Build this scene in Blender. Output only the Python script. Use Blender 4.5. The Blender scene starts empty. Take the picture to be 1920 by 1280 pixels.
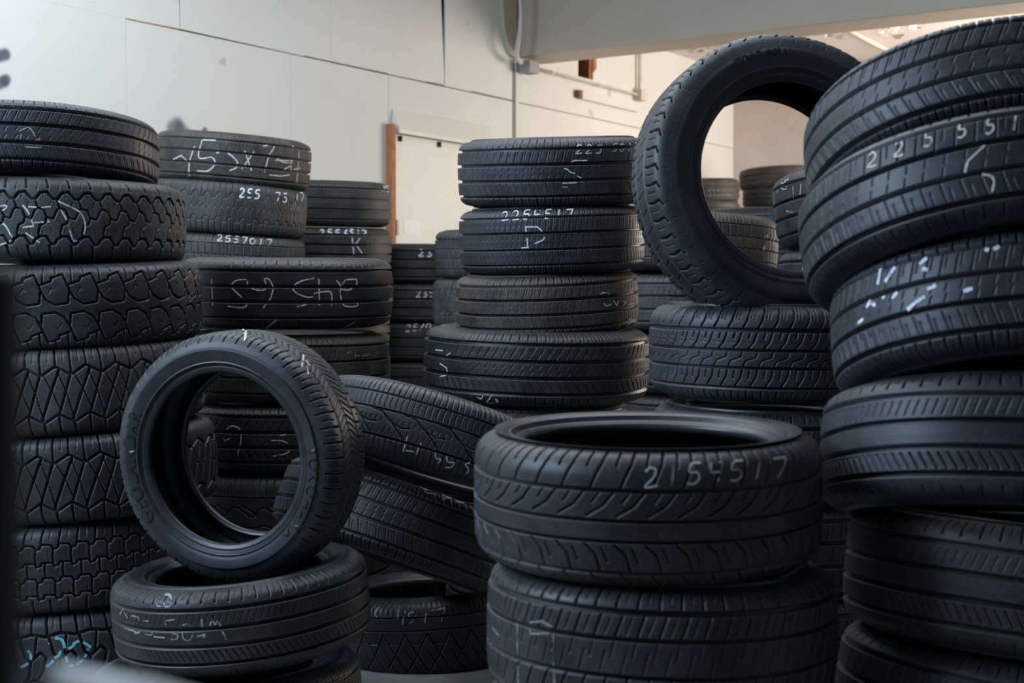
import bpy, math, random
import numpy as np
from mathutils import Matrix, Vector
random.seed(7); np.random.seed(7)
S = bpy.context.scene
COL = S.collection

# ------------------------------------------------------------------ camera
F = 2667.0                      # focal length in pixels of the 1920x1280 frame (50 mm on 36 mm)
H = 1.16                        # eye height
PITCH = math.atan(80/F)         # looking slightly down, horizon at y = 560
cam_d = bpy.data.cameras.new('camera'); cam = bpy.data.objects.new('camera', cam_d); COL.objects.link(cam)
cam_d.lens = 50.0; cam_d.sensor_width = 36.0; cam_d.clip_start = .05
cam.location = (0, 0, H); cam.rotation_euler = (math.pi/2-PITCH, 0, 0)
cam_d.dof.use_dof = True; cam_d.dof.focus_distance = 4.2; cam_d.dof.aperture_fstop = 4.5
S.camera = cam

# ------------------------------------------------------------------ world, lights, exposure
S.view_settings.view_transform = 'Standard'; S.view_settings.look = 'None'
S.view_settings.gamma = 1.0; S.view_settings.use_curve_mapping = False
S.view_settings.exposure = 0.0
wd = bpy.data.worlds.new('sky'); S.world = wd; wd.use_nodes = True
bg = wd.node_tree.nodes['Background']; bg.inputs[0].default_value = (.62, .78, 1.0, 1); bg.inputs[1].default_value = .12

def area(name, loc, target, sx, sy, power, col):
    l = bpy.data.lights.new(name, 'AREA'); l.shape = 'RECTANGLE'; l.size = sx; l.size_y = sy; l.energy = power; l.color = col
    o = bpy.data.objects.new(name, l); COL.objects.link(o); o.location = loc
    o.rotation_euler = (Vector(target)-Vector(loc)).to_track_quat('-Z', 'Y').to_euler()
    return o
area('daylight_opening', (-4.0, 1.75, 3.5), (.1, 3.6, .9), 2.4, 1.8, 330, (.58, .77, 1.0))
area('overhead_fill', (-.9, 4.8, 3.87), (-.9, 4.8, 0), 4.6, 3.6, 200, (.82, .92, 1.0))  # lamp added under the closed ceiling to brighten the wall and tire tops
area('warm_side_doorway', (5.1, 10.6, 2.2), (.5, 10.4, 2.2), 3.2, 1.8, 225, (1.0, .86, .76))

# ------------------------------------------------------------------ picking points from measured directions
FWD = Vector((0, math.cos(PITCH), -math.sin(PITCH))); UP = Vector((0, math.sin(PITCH), math.cos(PITCH))); CAM = Vector((0, 0, H))
def ray(px, py):
    return (FWD*F + Vector((1, 0, 0))*(px-960) - UP*(py-640)).normalized()
def at(px, py, d):
    r = ray(px, py); return CAM + r*(d/r.y)

# ------------------------------------------------------------------ materials
def nodes(name):
    m = bpy.data.materials.new(name); m.use_nodes = True
    nt = m.node_tree; return m, nt, nt.nodes['Principled BSDF']
def N(nt, t, **kw):
    n = nt.nodes.new(t)
    for k, v in kw.items():
        if k in n.inputs: n.inputs[k].default_value = v
        else: setattr(n, k, v)
    return n
def L(nt, a, b): nt.links.new(a, b)
def rubber(name, c0, c1, dust, dust_amt, rough=.5, fine=160, edge=.7):
    m, nt, b = nodes(name)
    tc = N(nt, 'ShaderNodeTexCoord'); oi = N(nt, 'ShaderNodeObjectInfo')
    ad = N(nt, 'ShaderNodeVectorMath', operation='ADD'); L(nt, tc.outputs['Object'], ad.inputs[0])
    sc = N(nt, 'ShaderNodeVectorMath', operation='SCALE'); sc.inputs['Scale'].default_value = 17.0
    L(nt, oi.outputs['Location'], sc.inputs[0]); L(nt, sc.outputs[0], ad.inputs[1])
    n1 = N(nt, 'ShaderNodeTexNoise', Scale=9.0, Detail=6.0, Roughness=.65); L(nt, ad.outputs[0], n1.inputs['Vector'])
    n2 = N(nt, 'ShaderNodeTexNoise', Scale=float(fine), Detail=4.0, Roughness=.7); L(nt, ad.outputs[0], n2.inputs['Vector'])
    r1 = N(nt, 'ShaderNodeValToRGB'); r1.color_ramp.elements[0].position = .35; r1.color_ramp.elements[1].position = .68
    r1.color_ramp.elements[0].color = (*c0, 1); r1.color_ramp.elements[1].color = (*c1, 1); L(nt, n1.outputs[0], r1.inputs[0])
    mul = N(nt, 'ShaderNodeMath', operation='MULTIPLY'); L(nt, n1.outputs[0], mul.inputs[0]); L(nt, n2.outputs[0], mul.inputs[1])
    mr = N(nt, 'ShaderNodeMapRange'); mr.inputs[1].default_value = .2; mr.inputs[2].default_value = .42; mr.inputs[3].default_value = 0; mr.inputs[4].default_value = dust_amt
    L(nt, mul.outputs[0], mr.inputs[0])
    mx = N(nt, 'ShaderNodeMixRGB'); mx.inputs[2].default_value = (*dust, 1); L(nt, mr.outputs[0], mx.inputs[0]); L(nt, r1.outputs[0], mx.inputs[1])
    ge = N(nt, 'ShaderNodeNewGeometry'); pr = N(nt, 'ShaderNodeMapRange'); pr.inputs[1].default_value = .51; pr.inputs[2].default_value = .57; pr.inputs[4].default_value = edge
    L(nt, ge.outputs['Pointiness'], pr.inputs[0]); m2 = N(nt, 'ShaderNodeMixRGB'); m2.inputs[2].default_value = (*dust, 1); L(nt, pr.outputs[0], m2.inputs[0]); L(nt, mx.outputs[0], m2.inputs[1]); mx = m2
    L(nt, mx.outputs[0], b.inputs['Base Color'])
    rr = N(nt, 'ShaderNodeMapRange'); rr.inputs[3].default_value = rough-.08; rr.inputs[4].default_value = rough+.14; L(nt, n1.outputs[0], rr.inputs[0]); L(nt, rr.outputs[0], b.inputs['Roughness'])
    b.inputs['Specular IOR Level'].default_value = .42
    bp = N(nt, 'ShaderNodeBump', Strength=.18, Distance=.0012); L(nt, n2.outputs[0], bp.inputs['Height']); L(nt, bp.outputs[0], b.inputs['Normal'])
    return m
def plain(name, col, rough=.6, metal=0, noise=0, scale=8, col2=None, bump=0):
    m, nt, b = nodes(name); b.inputs['Base Color'].default_value = (*col, 1); b.inputs['Roughness'].default_value = rough; b.inputs['Metallic'].default_value = metal
    if col2 is not None:
        tc = N(nt, 'ShaderNodeTexCoord'); n1 = N(nt, 'ShaderNodeTexNoise', Scale=float(scale), Detail=7.0, Roughness=.62); L(nt, tc.outputs['Object'], n1.inputs['Vector'])
        r = N(nt, 'ShaderNodeValToRGB'); r.color_ramp.elements[0].position = .35; r.color_ramp.elements[1].position = .7
        r.color_ramp.elements[0].color = (*col, 1); r.color_ramp.elements[1].color = (*col2, 1); L(nt, n1.outputs[0], r.inputs[0]); L(nt, r.outputs[0], b.inputs['Base Color'])
        if bump:
            bp = N(nt, 'ShaderNodeBump', Strength=bump, Distance=.004); L(nt, n1.outputs[0], bp.inputs['Height']); L(nt, bp.outputs[0], b.inputs['Normal'])
    return m
def chalk_mat(name, col, solid):
    m, nt, b = nodes(name); tc = N(nt, 'ShaderNodeTexCoord')
    n1 = N(nt, 'ShaderNodeTexNoise', Scale=420.0, Detail=3.0, Roughness=.7); L(nt, tc.outputs['Object'], n1.inputs['Vector'])
    n2 = N(nt, 'ShaderNodeTexNoise', Scale=38.0, Detail=2.0); L(nt, tc.outputs['Object'], n2.inputs['Vector'])
    ml = N(nt, 'ShaderNodeMath', operation='MULTIPLY'); L(nt, n1.outputs[0], ml.inputs[0]); L(nt, n2.outputs[0], ml.inputs[1])
    mr = N(nt, 'ShaderNodeMapRange'); mr.inputs[1].default_value = solid; mr.inputs[2].default_value = solid+.10; L(nt, ml.outputs[0], mr.inputs[0])
    mx = N(nt, 'ShaderNodeMixRGB'); mx.inputs[1].default_value = (.05, .052, .055, 1); mx.inputs[2].default_value = (*col, 1); L(nt, mr.outputs[0], mx.inputs[0])
    L(nt, mx.outputs[0], b.inputs['Base Color']); b.inputs['Roughness'].default_value = .9; b.inputs['Specular IOR Level'].default_value = .1
    return m
RUB = {
 'black': rubber('black_rubber', (.0105, .0115, .0135), (.017, .0185, .0215), (.085, .085, .085), .35, .44),
 'blue':  rubber('dark_slate_rubber', (.0135, .0155, .020), (.022, .025, .032), (.085, .09, .10), .35, .44),
 'grey':  rubber('worn_grey_rubber', (.017, .0185, .020), (.028, .030, .032), (.11, .11, .105), .42, .52),
 'brown': rubber('dusty_brown_rubber', (.021, .0195, .0175), (.036, .033, .029), (.13, .115, .095), .55, .60),
}
SIDE = rubber('smooth_sidewall_rubber', (.0125, .0145, .0195), (.020, .023, .030), (.06, .062, .07), .25, .34, 90, .15)
LINER = plain('inner_liner_rubber', (.008, .0085, .0095), .55, col2=(.014, .015, .017), scale=30)
CHALK = chalk_mat('white_chalk', (.55, .56, .56), .12)
CHALKF = chalk_mat('faint_grey_chalk', (.32, .32, .31), .17)
CHALKB = chalk_mat('bright_white_chalk', (.72, .76, .84), .10)
CYAN = chalk_mat('cyan_paint_marker', (.18, .50, .58), .10)
YEL = chalk_mat('cream_chalk', (.62, .60, .48), .12)

# ------------------------------------------------------------------ mesh helpers
def mesh_np(name, verts, quads, mat, smooth=True):
    me = bpy.data.meshes.new(name); nv, nf = len(verts), len(quads)
    me.vertices.add(nv); me.vertices.foreach_set('co', np.ascontiguousarray(verts, dtype=np.float32).ravel())
    me.loops.add(nf*4); me.loops.foreach_set('vertex_index', np.ascontiguousarray(quads, dtype=np.int32).ravel())
    me.polygons.add(nf); me.polygons.foreach_set('loop_start', np.arange(0, nf*4, 4, dtype=np.int32))
    me.polygons.foreach_set('loop_total', np.full(nf, 4, dtype=np.int32))
    me.polygons.foreach_set('use_smooth', np.full(nf, smooth, dtype=bool))
    me.update(calc_edges=True); me.materials.append(mat)
    return me
def grid_quads(na, nb, wrap=True):
    i = np.arange(na if wrap else na-1)[:, None]; j = np.arange(nb-1)[None, :]
    a = i*nb+j; b = ((i+1) % na)*nb+j
    return np.stack([a, b, b+1, a+1], -1).reshape(-1, 4)
def link(name, me, parent=None, label=None):
    o = bpy.data.objects.new(name, me); COL.objects.link(o)
    if parent is not None: o.parent = parent
    if label: o['label'] = label
    return o
def tag(o, label=None, cat=None, group=None, kind=None):
    if label: o['label'] = label
    if cat: o['category'] = cat
    if group: o['group'] = group
    if kind: o['kind'] = kind
    return o
class MB:
    def __init__(s): s.v = []; s.f = []
    def quadbox(s, c8):
        b = len(s.v); s.v += [tuple(p) for p in c8]
        s.f += [(b, b+3, b+2, b+1), (b+4, b+5, b+6, b+7)] + [(b+i, b+(i+1) % 4, b+4+(i+1) % 4, b+4+i) for i in range(4)]
    def tube(s, pts, r, n=10, caps=True):
        pts = [Vector(p) for p in pts]; base = len(s.v)
        for i, p in enumerate(pts):
            t = (pts[min(i+1, len(pts)-1)]-pts[max(i-1, 0)]).normalized()
            x = t.cross(Vector((0, 0, 1))); x = x.normalized() if x.length > 1e-3 else Vector((1, 0, 0)); y = t.cross(x)
            for k in range(n):
                a = 2*math.pi*k/n; s.v.append(tuple(p+(x*math.cos(a)+y*math.sin(a))*r))
        for i in range(len(pts)-1):
            for k in range(n):
                s.f.append((base+i*n+k, base+i*n+(k+1) % n, base+(i+1)*n+(k+1) % n, base+(i+1)*n+k))
        if caps:
            s.f.append(tuple(base+k for k in range(n))[::-1]); e = base+(len(pts)-1)*n; s.f.append(tuple(e+k for k in range(n)))
    def build(s, name, mat, parent=None, smooth=False, bevel=0):
        me = bpy.data.meshes.new(name); me.from_pydata(s.v, [], s.f); me.materials.append(mat); me.validate()
        if smooth:
            for p in me.polygons: p.use_smooth = True
        o = link(name, me, parent)
        if bevel:
            md = o.modifiers.new('bevel', 'BEVEL'); md.width = bevel; md.segments = 2; md.limit_method = 'ANGLE'
        return o
# ================================================================== THE ROOM
TH = math.radians(33)
WE = Vector((math.sin(TH), math.cos(TH), 0)); WN = Vector((math.cos(TH), -math.sin(TH), 0)); W0 = Vector((-1.985, 7.35, 0))
def wl(px, py, off=0.0):
    """point of the left wall (or a plane parallel to it, off metres into the room) -> (s along wall, z)"""
    r = ray(px, py); k = ((W0+WN*off)-CAM).dot(WN)/r.dot(WN); p = CAM+r*k
    return (p-W0).dot(WE), p.z
def wp(s, z, off=0.0): return W0+WE*s+WN*off+Vector((0, 0, z))
def wbox(mb, s0, s1, z0, z1, o0, o1):
    mb.quadbox([wp(s0, z0, o0), wp(s1, z0, o0), wp(s1, z0, o1), wp(s0, z0, o1), wp(s0, z1, o0), wp(s1, z1, o0), wp(s1, z1, o1), wp(s0, z1, o1)])
def wpoly(mb, corners, o0, o1):
    """four (s, z) corners, anticlockwise, made a slab from o0 to o1"""
    mb.quadbox([wp(s, z, o0) for s, z in corners]+[wp(s, z, o1) for s, z in corners])

def paint_mat():
    m, nt, b = nodes('white_painted_plywood'); tc = N(nt, 'ShaderNodeTexCoord')
    n1 = N(nt, 'ShaderNodeTexNoise', Scale=1.1, Detail=5.0, Roughness=.6); L(nt, tc.outputs['Object'], n1.inputs['Vector'])
    r = N(nt, 'ShaderNodeValToRGB'); r.color_ramp.elements[0].position = .3; r.color_ramp.elements[1].position = .7
    r.color_ramp.elements[0].color = (.68, .705, .665, 1); r.color_ramp.elements[1].color = (.73, .755, .715, 1); L(nt, n1.outputs[0], r.inputs[0])
    # small specks and scuffs
    n2 = N(nt, 'ShaderNodeTexNoise', Scale=7.0, Detail=2.0); L(nt, tc.outputs['Object'], n2.inputs['Vector'])
    mr = N(nt, 'ShaderNodeMapRange'); mr.inputs[1].default_value = .735; mr.inputs[2].default_value = .76; mr.inputs[4].default_value = .5; L(nt, n2.outputs[0], mr.inputs[0])
    mx = N(nt, 'ShaderNodeMixRGB'); mx.inputs[2].default_value = (.38, .37, .34, 1); L(nt, mr.outputs[0], mx.inputs[0]); L(nt, r.outputs[0], mx.inputs[1])
    L(nt, mx.outputs[0], b.inputs['Base Color']); b.inputs['Roughness'].default_value = .75
    bp = N(nt, 'ShaderNodeBump', Strength=.08, Distance=.004); L(nt, n1.outputs[0], bp.inputs['Height']); L(nt, bp.outputs[0], b.inputs['Normal'])
    # blue-black spray paint
    nz = N(nt, 'ShaderNodeTexNoise', Scale=5.0, Detail=1.0); L(nt, tc.outputs['Object'], nz.inputs['Vector'])
    last = mx
    def spray(p, q, rad, amt):
        nonlocal last
        P, Q = wp(*wl(*p)), wp(*wl(*q))
        # distance to the stroke between P and Q
        sub = N(nt, 'ShaderNodeVectorMath', operation='SUBTRACT'); sub.inputs[1].default_value = P; L(nt, tc.outputs['Object'], sub.inputs[0])
        d = Q-P; l2 = d.length_squared+1e-6
        dt = N(nt, 'ShaderNodeVectorMath', operation='DOT_PRODUCT'); dt.inputs[1].default_value = d/l2; L(nt, sub.outputs[0], dt.inputs[0])
        cl = N(nt, 'ShaderNodeClamp'); L(nt, dt.outputs['Value'], cl.inputs[0])
        sc = N(nt, 'ShaderNodeVectorMath', operation='SCALE'); sc.inputs[0].default_value = d; L(nt, cl.outputs[0], sc.inputs['Scale'])
        s2 = N(nt, 'ShaderNodeVectorMath', operation='DISTANCE'); L(nt, sub.outputs[0], s2.inputs[0]); L(nt, sc.outputs[0], s2.inputs[1])
        mrr = N(nt, 'ShaderNodeMapRange'); mrr.interpolation_type = 'SMOOTHSTEP'; mrr.inputs[1].default_value = rad*1.5; mrr.inputs[2].default_value = rad*.55; mrr.inputs[3].default_value = 0; mrr.inputs[4].default_value = amt
        L(nt, s2.outputs['Value'], mrr.inputs[0])
        mm = N(nt, 'ShaderNodeMixRGB'); mm.inputs[2].default_value = (.045, .060, .10, 1); L(nt, mrr.outputs[0], mm.inputs[0]); L(nt, last.outputs[0], mm.inputs[1]); last = mm
    spray((-14, 108), (10, 102), .028, .9); spray((-14, 162), (8, 152), .028, .85); spray((8, 152), (13, 148), .022, .7)
    spray((325, 242), (333, 236), .045, .75); spray((336, 240), (358, 256), .035, .6); spray((384, 246), (383, 256), .022, .8)
    L(nt, last.outputs[0], b.inputs['Base Color'])
    return m
WALLM = paint_mat()
BLOCKM = plain('pale_painted_block_wall', (.60, .53, .49), .8, col2=(.67, .60, .555), scale=3)
DARK = plain('dark_gap', (.012, .013, .016), .9)
WOODO = plain('orange_raw_timber', (.33, .115, .04), .7, col2=(.45, .18, .075), scale=20)
WOODB = plain('brown_timber_end', (.17, .075, .04), .75, col2=(.24, .11, .06), scale=20)
GREYP = plain('grey_painted_beam', (.47, .415, .335), .55, col2=(.51, .455, .37), scale=2)
METAL = plain('pale_grey_conduit', (.60, .57, .51), .5, .0)
GALV = plain('galvanised_box', (.22, .235, .24), .5, .2, col2=(.32, .335, .34), scale=30)
CONC = plain('concrete_floor', (.16, .165, .15), .85, col2=(.26, .265, .24), scale=6, bump=.3)
CEILM = plain('pale_pink_ceiling_paint', (.70, .64, .60), .7, col2=(.76, .70, .66), scale=5)

# floor
fl = MB(); fl.quadbox([(-9, -4, -.2), (9, -4, -.2), (9, 19, -.2), (-9, 19, -.2), (-9, -4, 0), (9, -4, 0), (9, 19, 0), (-9, 19, 0)])
tag(fl.build('floor', CONC), kind='structure')

# left wall: dark backing with plywood sheets on it
CORNER = wl(968, 150)[0]; BACK = wl(1375, 250)[0]
ZS = wl(239, 35)[1]                                   # seam between the sheet rows
TOPZ = 3.9
back = MB(); hs0, hz0 = wl(1085, 150); hs1, hz1 = wl(1114, 104)
wbox(back, -6.2, hs0-.05, 0, TOPZ, -.16, -.06); wbox(back, hs1+.35, BACK+.3, 0, TOPZ, -.16, -.06)
wbox(back, hs0-.05, hs1+.35, 0, hz0-.15, -.16, -.06); wbox(back, hs0-.05, hs1+.35, hz1+.2, TOPZ, -.16, -.06); wbox(back, hs0-.05, hs1+.35, hz0-.15, hz1+.2, -.42, -.36)
WALL = back.build('wall_left', DARK); tag(WALL, kind='structure')
def sheet(corners, mat=WALLM, o0=-.014, o1=0.0, name='wall_panel'):
    m = MB(); wpoly(m, corners, o0, o1); return m.build(name, mat, WALL)
def S_(px, py=100): return wl(px, py)[0]
g = .0035
lo = [-6.2, -4.9, -3.68, -2.45, -1.22, 0.0, S_(544), S_(728)]
for a, b in zip(lo[:-1], lo[1:]):
    k = .0006 if b < -.1 or b == 0 else .0012
    sheet([(a+k, 0), (b-k, 0), (b-k, ZS-(.0004 if b <= 0 else .003)), (a+k, ZS-(.0004 if b <= 0 else .003))])
DS0, DZ = wl(735, 248); DS0 = S_(731)
DS1 = DS0+1.02
s728 = S_(728)
sheet([(DS1, 0), (CORNER-.03, 0), (CORNER-.03, ZS-.003), (DS1, ZS-.003)])                     # right of the door
dz = wl(733, 238)[1]
sheet([(s728+.006, dz), (DS1-.001, dz), (DS1-.001, ZS-.003), (s728+.004, ZS-.003)])             # above the door
g337, g624, g834 = S_(337.5, 30), S_(620), S_(834, 100)
z0 = wl(834, 0)[1]
up = [(-6.2, -4.9), (-4.9, -3.6), (-3.6, -2.4), (-2.4, -1.1)]
for a, b in up: sheet([(a+.0006, ZS+.0002), (b-.0006, ZS+.0002), (b-.001, TOPZ), (a+.001, TOPZ)])
sheet([(-1.1+.0006, ZS+.0002), (0, ZS+.0002), (0, TOPZ), (-1.1+.0006, TOPZ)]); sheet([(0, ZS+.001), (g337-.002, ZS+.006), (g337-.055, TOPZ), (0, TOPZ)])
sheet([(g337+.003, ZS+.006), (g624-.0008, ZS+.001), (g624-.0008, TOPZ), (g337+.001, TOPZ)])
sheet([(g624+.0008, ZS+.001), (g834-.004, ZS+.006), (g834-.088, TOPZ), (g624+.0008, TOPZ)])
sheet([(g834+.002, ZS+.004), (CORNER-.03, ZS+.002), (CORNER-.03, TOPZ), (g834+.012, TOPZ)])
# beyond the corner trim, the same wall in the back bay with a broken hole in it
c2 = CORNER+.02
ha, hb = wl(1084, 120)[0], wl(1112, 120)[0]; hzb, hzt = wl(1084, 143)[1], wl(1100, 96)[1]; hzc = wl(1112, 150)[1]
lsz = wl(986, 195)[1]
sheet([(c2, 0), (ha, 0), (ha, lsz-.002), (c2, lsz-.004)]); sheet([(c2, lsz+.003), (ha, lsz+.002), (ha, TOPZ), (c2, TOPZ)])
sheet([(ha, 0), (hb, 0), (hb, hzc), (ha, hzb)]); sheet([(ha, hzt), (hb, hzt+.02), (hb, TOPZ), (ha, TOPZ)])
sheet([(hb, 0), (BACK+.05, 0), (BACK+.05, lsz-.003), (hb, lsz-.002)]); sheet([(hb, lsz+.002), (BACK+.05, lsz+.002), (BACK+.05, TOPZ), (hb, TOPZ)])
st = MB(); wpoly(st, [(hb-.035, hzc-.05), (hb+.035, hzc-.05), (hb+.035, hzt+.1), (hb-.035, hzt+.1)], -.13, -.015); st.build('stud', WOODO, WALL)
st = MB(); wpoly(st, [(hb+.13, hzb-.1), (hb+.30, hzb-.1), (hb+.30, hzt+.1), (hb+.13, hzt+.1)], -.25, -.20); st.build('stud', WOODB, WALL)
# orange cut edge of the sheet right of the hole
st = MB(); wpoly(st, [(hb, hzc+.06), (hb+.05, hzc+.10), (hb+.045, hzt), (hb, hzt)], .0, .004); st.build('torn_edge', WOODO, WALL)
# raw orange and brown edges along parts of the seam
def seam(p, q, mat, h=.006):
    (a, za), (b, zb) = wl(*p), wl(*q); m = MB(); wpoly(m, [(a, za-h/2), (b, zb-h/2), (b, zb+h/2), (a, za+h/2)], -.03, .0016); m.build('seam', mat, WALL)
seam((241, 36), (336, 55.5), WOODO, .006); seam((570, 105), (727, 138.2), WOODB, .006); seam((340, 57), (500, 91), WOODB, .003); seam((884, 171), (964, 189), WOODB, .005); seam((800, 153.5), (832, 158.5), WOODB, .004)
seam((1000, 198), (1204, 241.5), WOODB, .006)
GAPSHADE = plain('gap_shadow_brown', (.30, .25, .19), .8)
# vertical corner trim strip below the beam
tr = MB(); wbox(tr, CORNER-.025, CORNER+.012, 0, wl(968, 100)[1], -.05, .015); o = tr.build('trim_1', WALLM); tag(o, kind='structure')
tr = MB(); wbox(tr, CORNER-.05, CORNER-.032, wl(968, 250)[1]-.6, wl(968, 120)[1], -.06, .006); tr.build('gap_shadow_strip', GAPSHADE, WALL)  # brown strip that colours in the shadow of the gap beside the trim

# door in the left wall
door = MB(); wbox(door, s728+.03, DS1-.01, 0, wl(745, 252)[1], -.05, .012)
DOOR = door.build('door_1', plain('pale_green_white_door', (.66, .69, .62), .45, col2=(.70, .72, .66), scale=2)); tag(DOOR, kind='structure')
jm = MB(); j0, j1 = wl(723.5, 300)[0], wl(730.5, 300)[0]; wbox(jm, j0, j1, 0, wl(727, 233)[1], -.02, .05); jm.build('jamb', WOODO, DOOR)
hd = MB(); hz = wl(733, 249)[1]
pts = [(0, 0.0), (.06, -.002), (.06, .022), (.012, .155), (0, .16)]
b0 = len(hd.v)
for sx in (s728+.045, DS1+.12):
    for o_, z_ in pts: hd.v.append(tuple(wp(sx, hz+z_-.0, o_)))
n = len(pts); hd.f += [tuple(range(n))[::-1], tuple(range(n, 2*n))]+[(i, (i+1) % n, n+(i+1) % n, n+i) for i in range(n)]
hd.build('header_flashing', plain('cream_flashing', (.72, .73, .66), .5), DOOR)
lt = MB(); a, b = wl(734, 440)[0], wl(738, 440)[0]; wbox(lt, a, b, wl(735, 441)[1], wl(735, 412)[1], .012, .045); lt.build('latch_plate', GALV, DOOR)
for px, py in ((746, 256.5), (819.5, 267.5)):
    bo = MB(); a, z = wl(px, py); wbox(bo, a-.008, a+.008, z-.03, z+.005, .012, .03); bo.build('bolt', DARK, DOOR)
a, z = wl(754, 420); b = wl(784, 420)[0]
sm = MB(); wpoly(sm, [(a, z-.06), (b, z-.075), (b, z+.02), (a, z+.03)], .012, .0135); sm.build('paint_patch', plain('fresh_white_paint', (.80, .83, .84), .5), DOOR)

# back wall
BC = wp(BACK, 0); BE = WN.copy()
def bp_(t, z, off): return BC+BE*t-WE*off+Vector((0, 0, z))
def bbox(mb, t0, t1, z0, z1, o0, o1): mb.quadbox([bp_(t0, z0, o1), bp_(t1, z0, o1), bp_(t1, z0, o0), bp_(t0, z0, o0), bp_(t0, z1, o1), bp_(t1, z1, o1), bp_(t1, z1, o0), bp_(t0, z1, o0)])
bw = MB(); bbox(bw, -.2, 8, 0, TOPZ, -.2, 0); WB = bw.build('wall_back', BLOCKM); tag(WB, kind='structure')
pil = MB(); bbox(pil, 0, .14, 0, 2.05, .0, .10); pil.build('pilaster', BLOCKM, WB)
for i in range(12):
    z = .2*i+.1
    m = MB(); bbox(m, .14, 6, z, z+.006, 0, .0015); m.build('mortar_line', plain('mortar', (.52, .47, .44), .9) if i == 0 else bpy.data.materials['mortar'], WB)
for t_, z in ((.62, 1.9), (.38, 1.72), (.95, 1.75), (.3, 2.1), (.75, 1.52), (1.2, 1.95)):
    m = MB(); bbox(m, t_, t_+.007, z-.09, z+.10, 0, .0015); m.build('mortar_line', bpy.data.materials['mortar'], WB)
wr = MB(); wr.quadbox([(5.2, -4, 0), (5.4, -4, 0), (5.4, 16, 0), (5.2, 16, 0), (5.2, -4, TOPZ), (5.4, -4, TOPZ), (5.4, 16, TOPZ), (5.2, 16, TOPZ)])
tag(wr.build('wall_right', BLOCKM), kind='structure')

# beam across the room, on a haunch at the wall
BM0 = wp(CORNER, 0); zb = at(968, 108, BM0.y)[2]
def beam_pt(t, z, o): return BM0+BE*t+WE*o+Vector((0, 0, z))
bm = MB()
bm.quadbox([beam_pt(-.02, zb, 0), beam_pt(6.5, zb, 0), beam_pt(6.5, zb, .36), beam_pt(-.02, zb, .36), beam_pt(-.02, TOPZ, 0), beam_pt(6.5, TOPZ, 0), beam_pt(6.5, TOPZ, .36), beam_pt(-.02, TOPZ, .36)])
BEAM = bm.build('ceiling_beam', GREYP, bevel=.006); tag(BEAM, kind='structure')
# haunch plate: curved bracket against the wall in front of the beam
hp = MB(); prof = []
for i in range(13):
    a = math.pi/2*i/12; px = 966-26*math.sin(a)**.8; py = 108-(1-math.cos(a))*130
    s, z = wl(px, py, .02); prof.append((s, z))
prof.append((prof[0][0], prof[-1][1])); n = len(prof)
for o_ in (0.0, .035): hp.v += [tuple(wp(s, z, o_)) for s, z in prof]
hp.f += [tuple(range(n)), tuple(range(n, 2*n))[::-1]]+[(i, n+i, n+(i+1) % n, (i+1) % n) for i in range(n)]
hp.build('haunch', GREYP, BEAM)

# ceilings
cz = wp(*wl(1266, 101))[2]
ce = MB(); ce.quadbox([bp_(-.3, cz, -.1), bp_(8, cz, -.1), bp_(8, cz, 3.1), bp_(-.3, cz, 3.1), bp_(-.3, cz+.1, -.1), bp_(8, cz+.1, -.1), bp_(8, cz+.1, 3.1), bp_(-.3, cz+.1, 3.1)])
CE = ce.build('ceiling', CEILM); tag(CE, kind='structure')
# peeling paint flakes hanging from the ceiling
fk = MB(); r = random.Random(3)
for cx_, cy_, n_, sp in ((1310, 88, 9, 14), (1672, 56, 22, 22), (1490, 60, 2, 3), (1712, 29, 2, 3), (1737, 34, 1, 2), (1782, 20, 2, 3), (1818, 16, 3, 4), (1565, 60, 6, 16), (1722, 50, 5, 14)):
    for _ in range(n_):
        rr = ray(cx_+r.uniform(-sp, sp), cy_+r.uniform(-sp, sp)*.5); p = CAM+rr*((cz-CAM.z)/rr.z)
        a = r.uniform(0, 6.28); s = r.uniform(.015, .04); u = Vector((math.cos(a), math.sin(a), 0))*s; w_ = Vector((-math.sin(a), math.cos(a), 0))*s*.5; dn = Vector((0, 0, -s*r.uniform(.3, 1.2)))
        b = len(fk.v); fk.v += [tuple(p-u-w_+Vector((0, 0, .01))), tuple(p+u-w_+Vector((0, 0, .01))), tuple(p+u+w_+dn), tuple(p-u*.6+w_+dn*.8)]; fk.f.append((b, b+1, b+2, b+3))
o = fk.build('peeling_paint', plain('peeling_white_paint', (.80, .76, .72), .7), CE); o['kind'] = 'stuff'
cf = MB(); cf.quadbox([(-9, 1.0, TOPZ), (9, 1.0, TOPZ), (9, 12, TOPZ), (-9, 12, TOPZ), (-9, 1.0, TOPZ+.1), (9, 1.0, TOPZ+.1), (9, 12, TOPZ+.1), (-9, 12, TOPZ+.1)])
tag(cf.build('ceiling_front', BLOCKM), kind='structure')

# ceiling pipes in the back bay
def cpt(px, py, drop=.0):
    rr = ray(px, py); p = CAM+rr*((cz-drop-CAM.z)/rr.z); return p
p = MB(); p.tube([cpt(1590, 56, .03), cpt(1700, 112, .03)], .022); o = p.build('ceiling_pipe', METAL, smooth=True)
tag(o, 'straight white pipe under the peeling ceiling above the standing tire', 'pipe', 'pipes under the back ceiling')
p = MB(); p.tube([cpt(1330, 74, .03), cpt(1440, 120, .03)], .022); o = p.build('ceiling_pipe', METAL, smooth=True)
tag(o, 'white pipe under the ceiling just right of the wall, left of the standing tire top', 'pipe', 'pipes under the back ceiling')
p = MB(); p.tube([cpt(1768, 30, .03), cpt(1930, 5, .03)], .02); o = p.build('ceiling_pipe', GREYP, smooth=True)
tag(o, 'dark grey ceiling rail close to the beam at the top right corner', 'pipe', 'pipes under the back ceiling')

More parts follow.
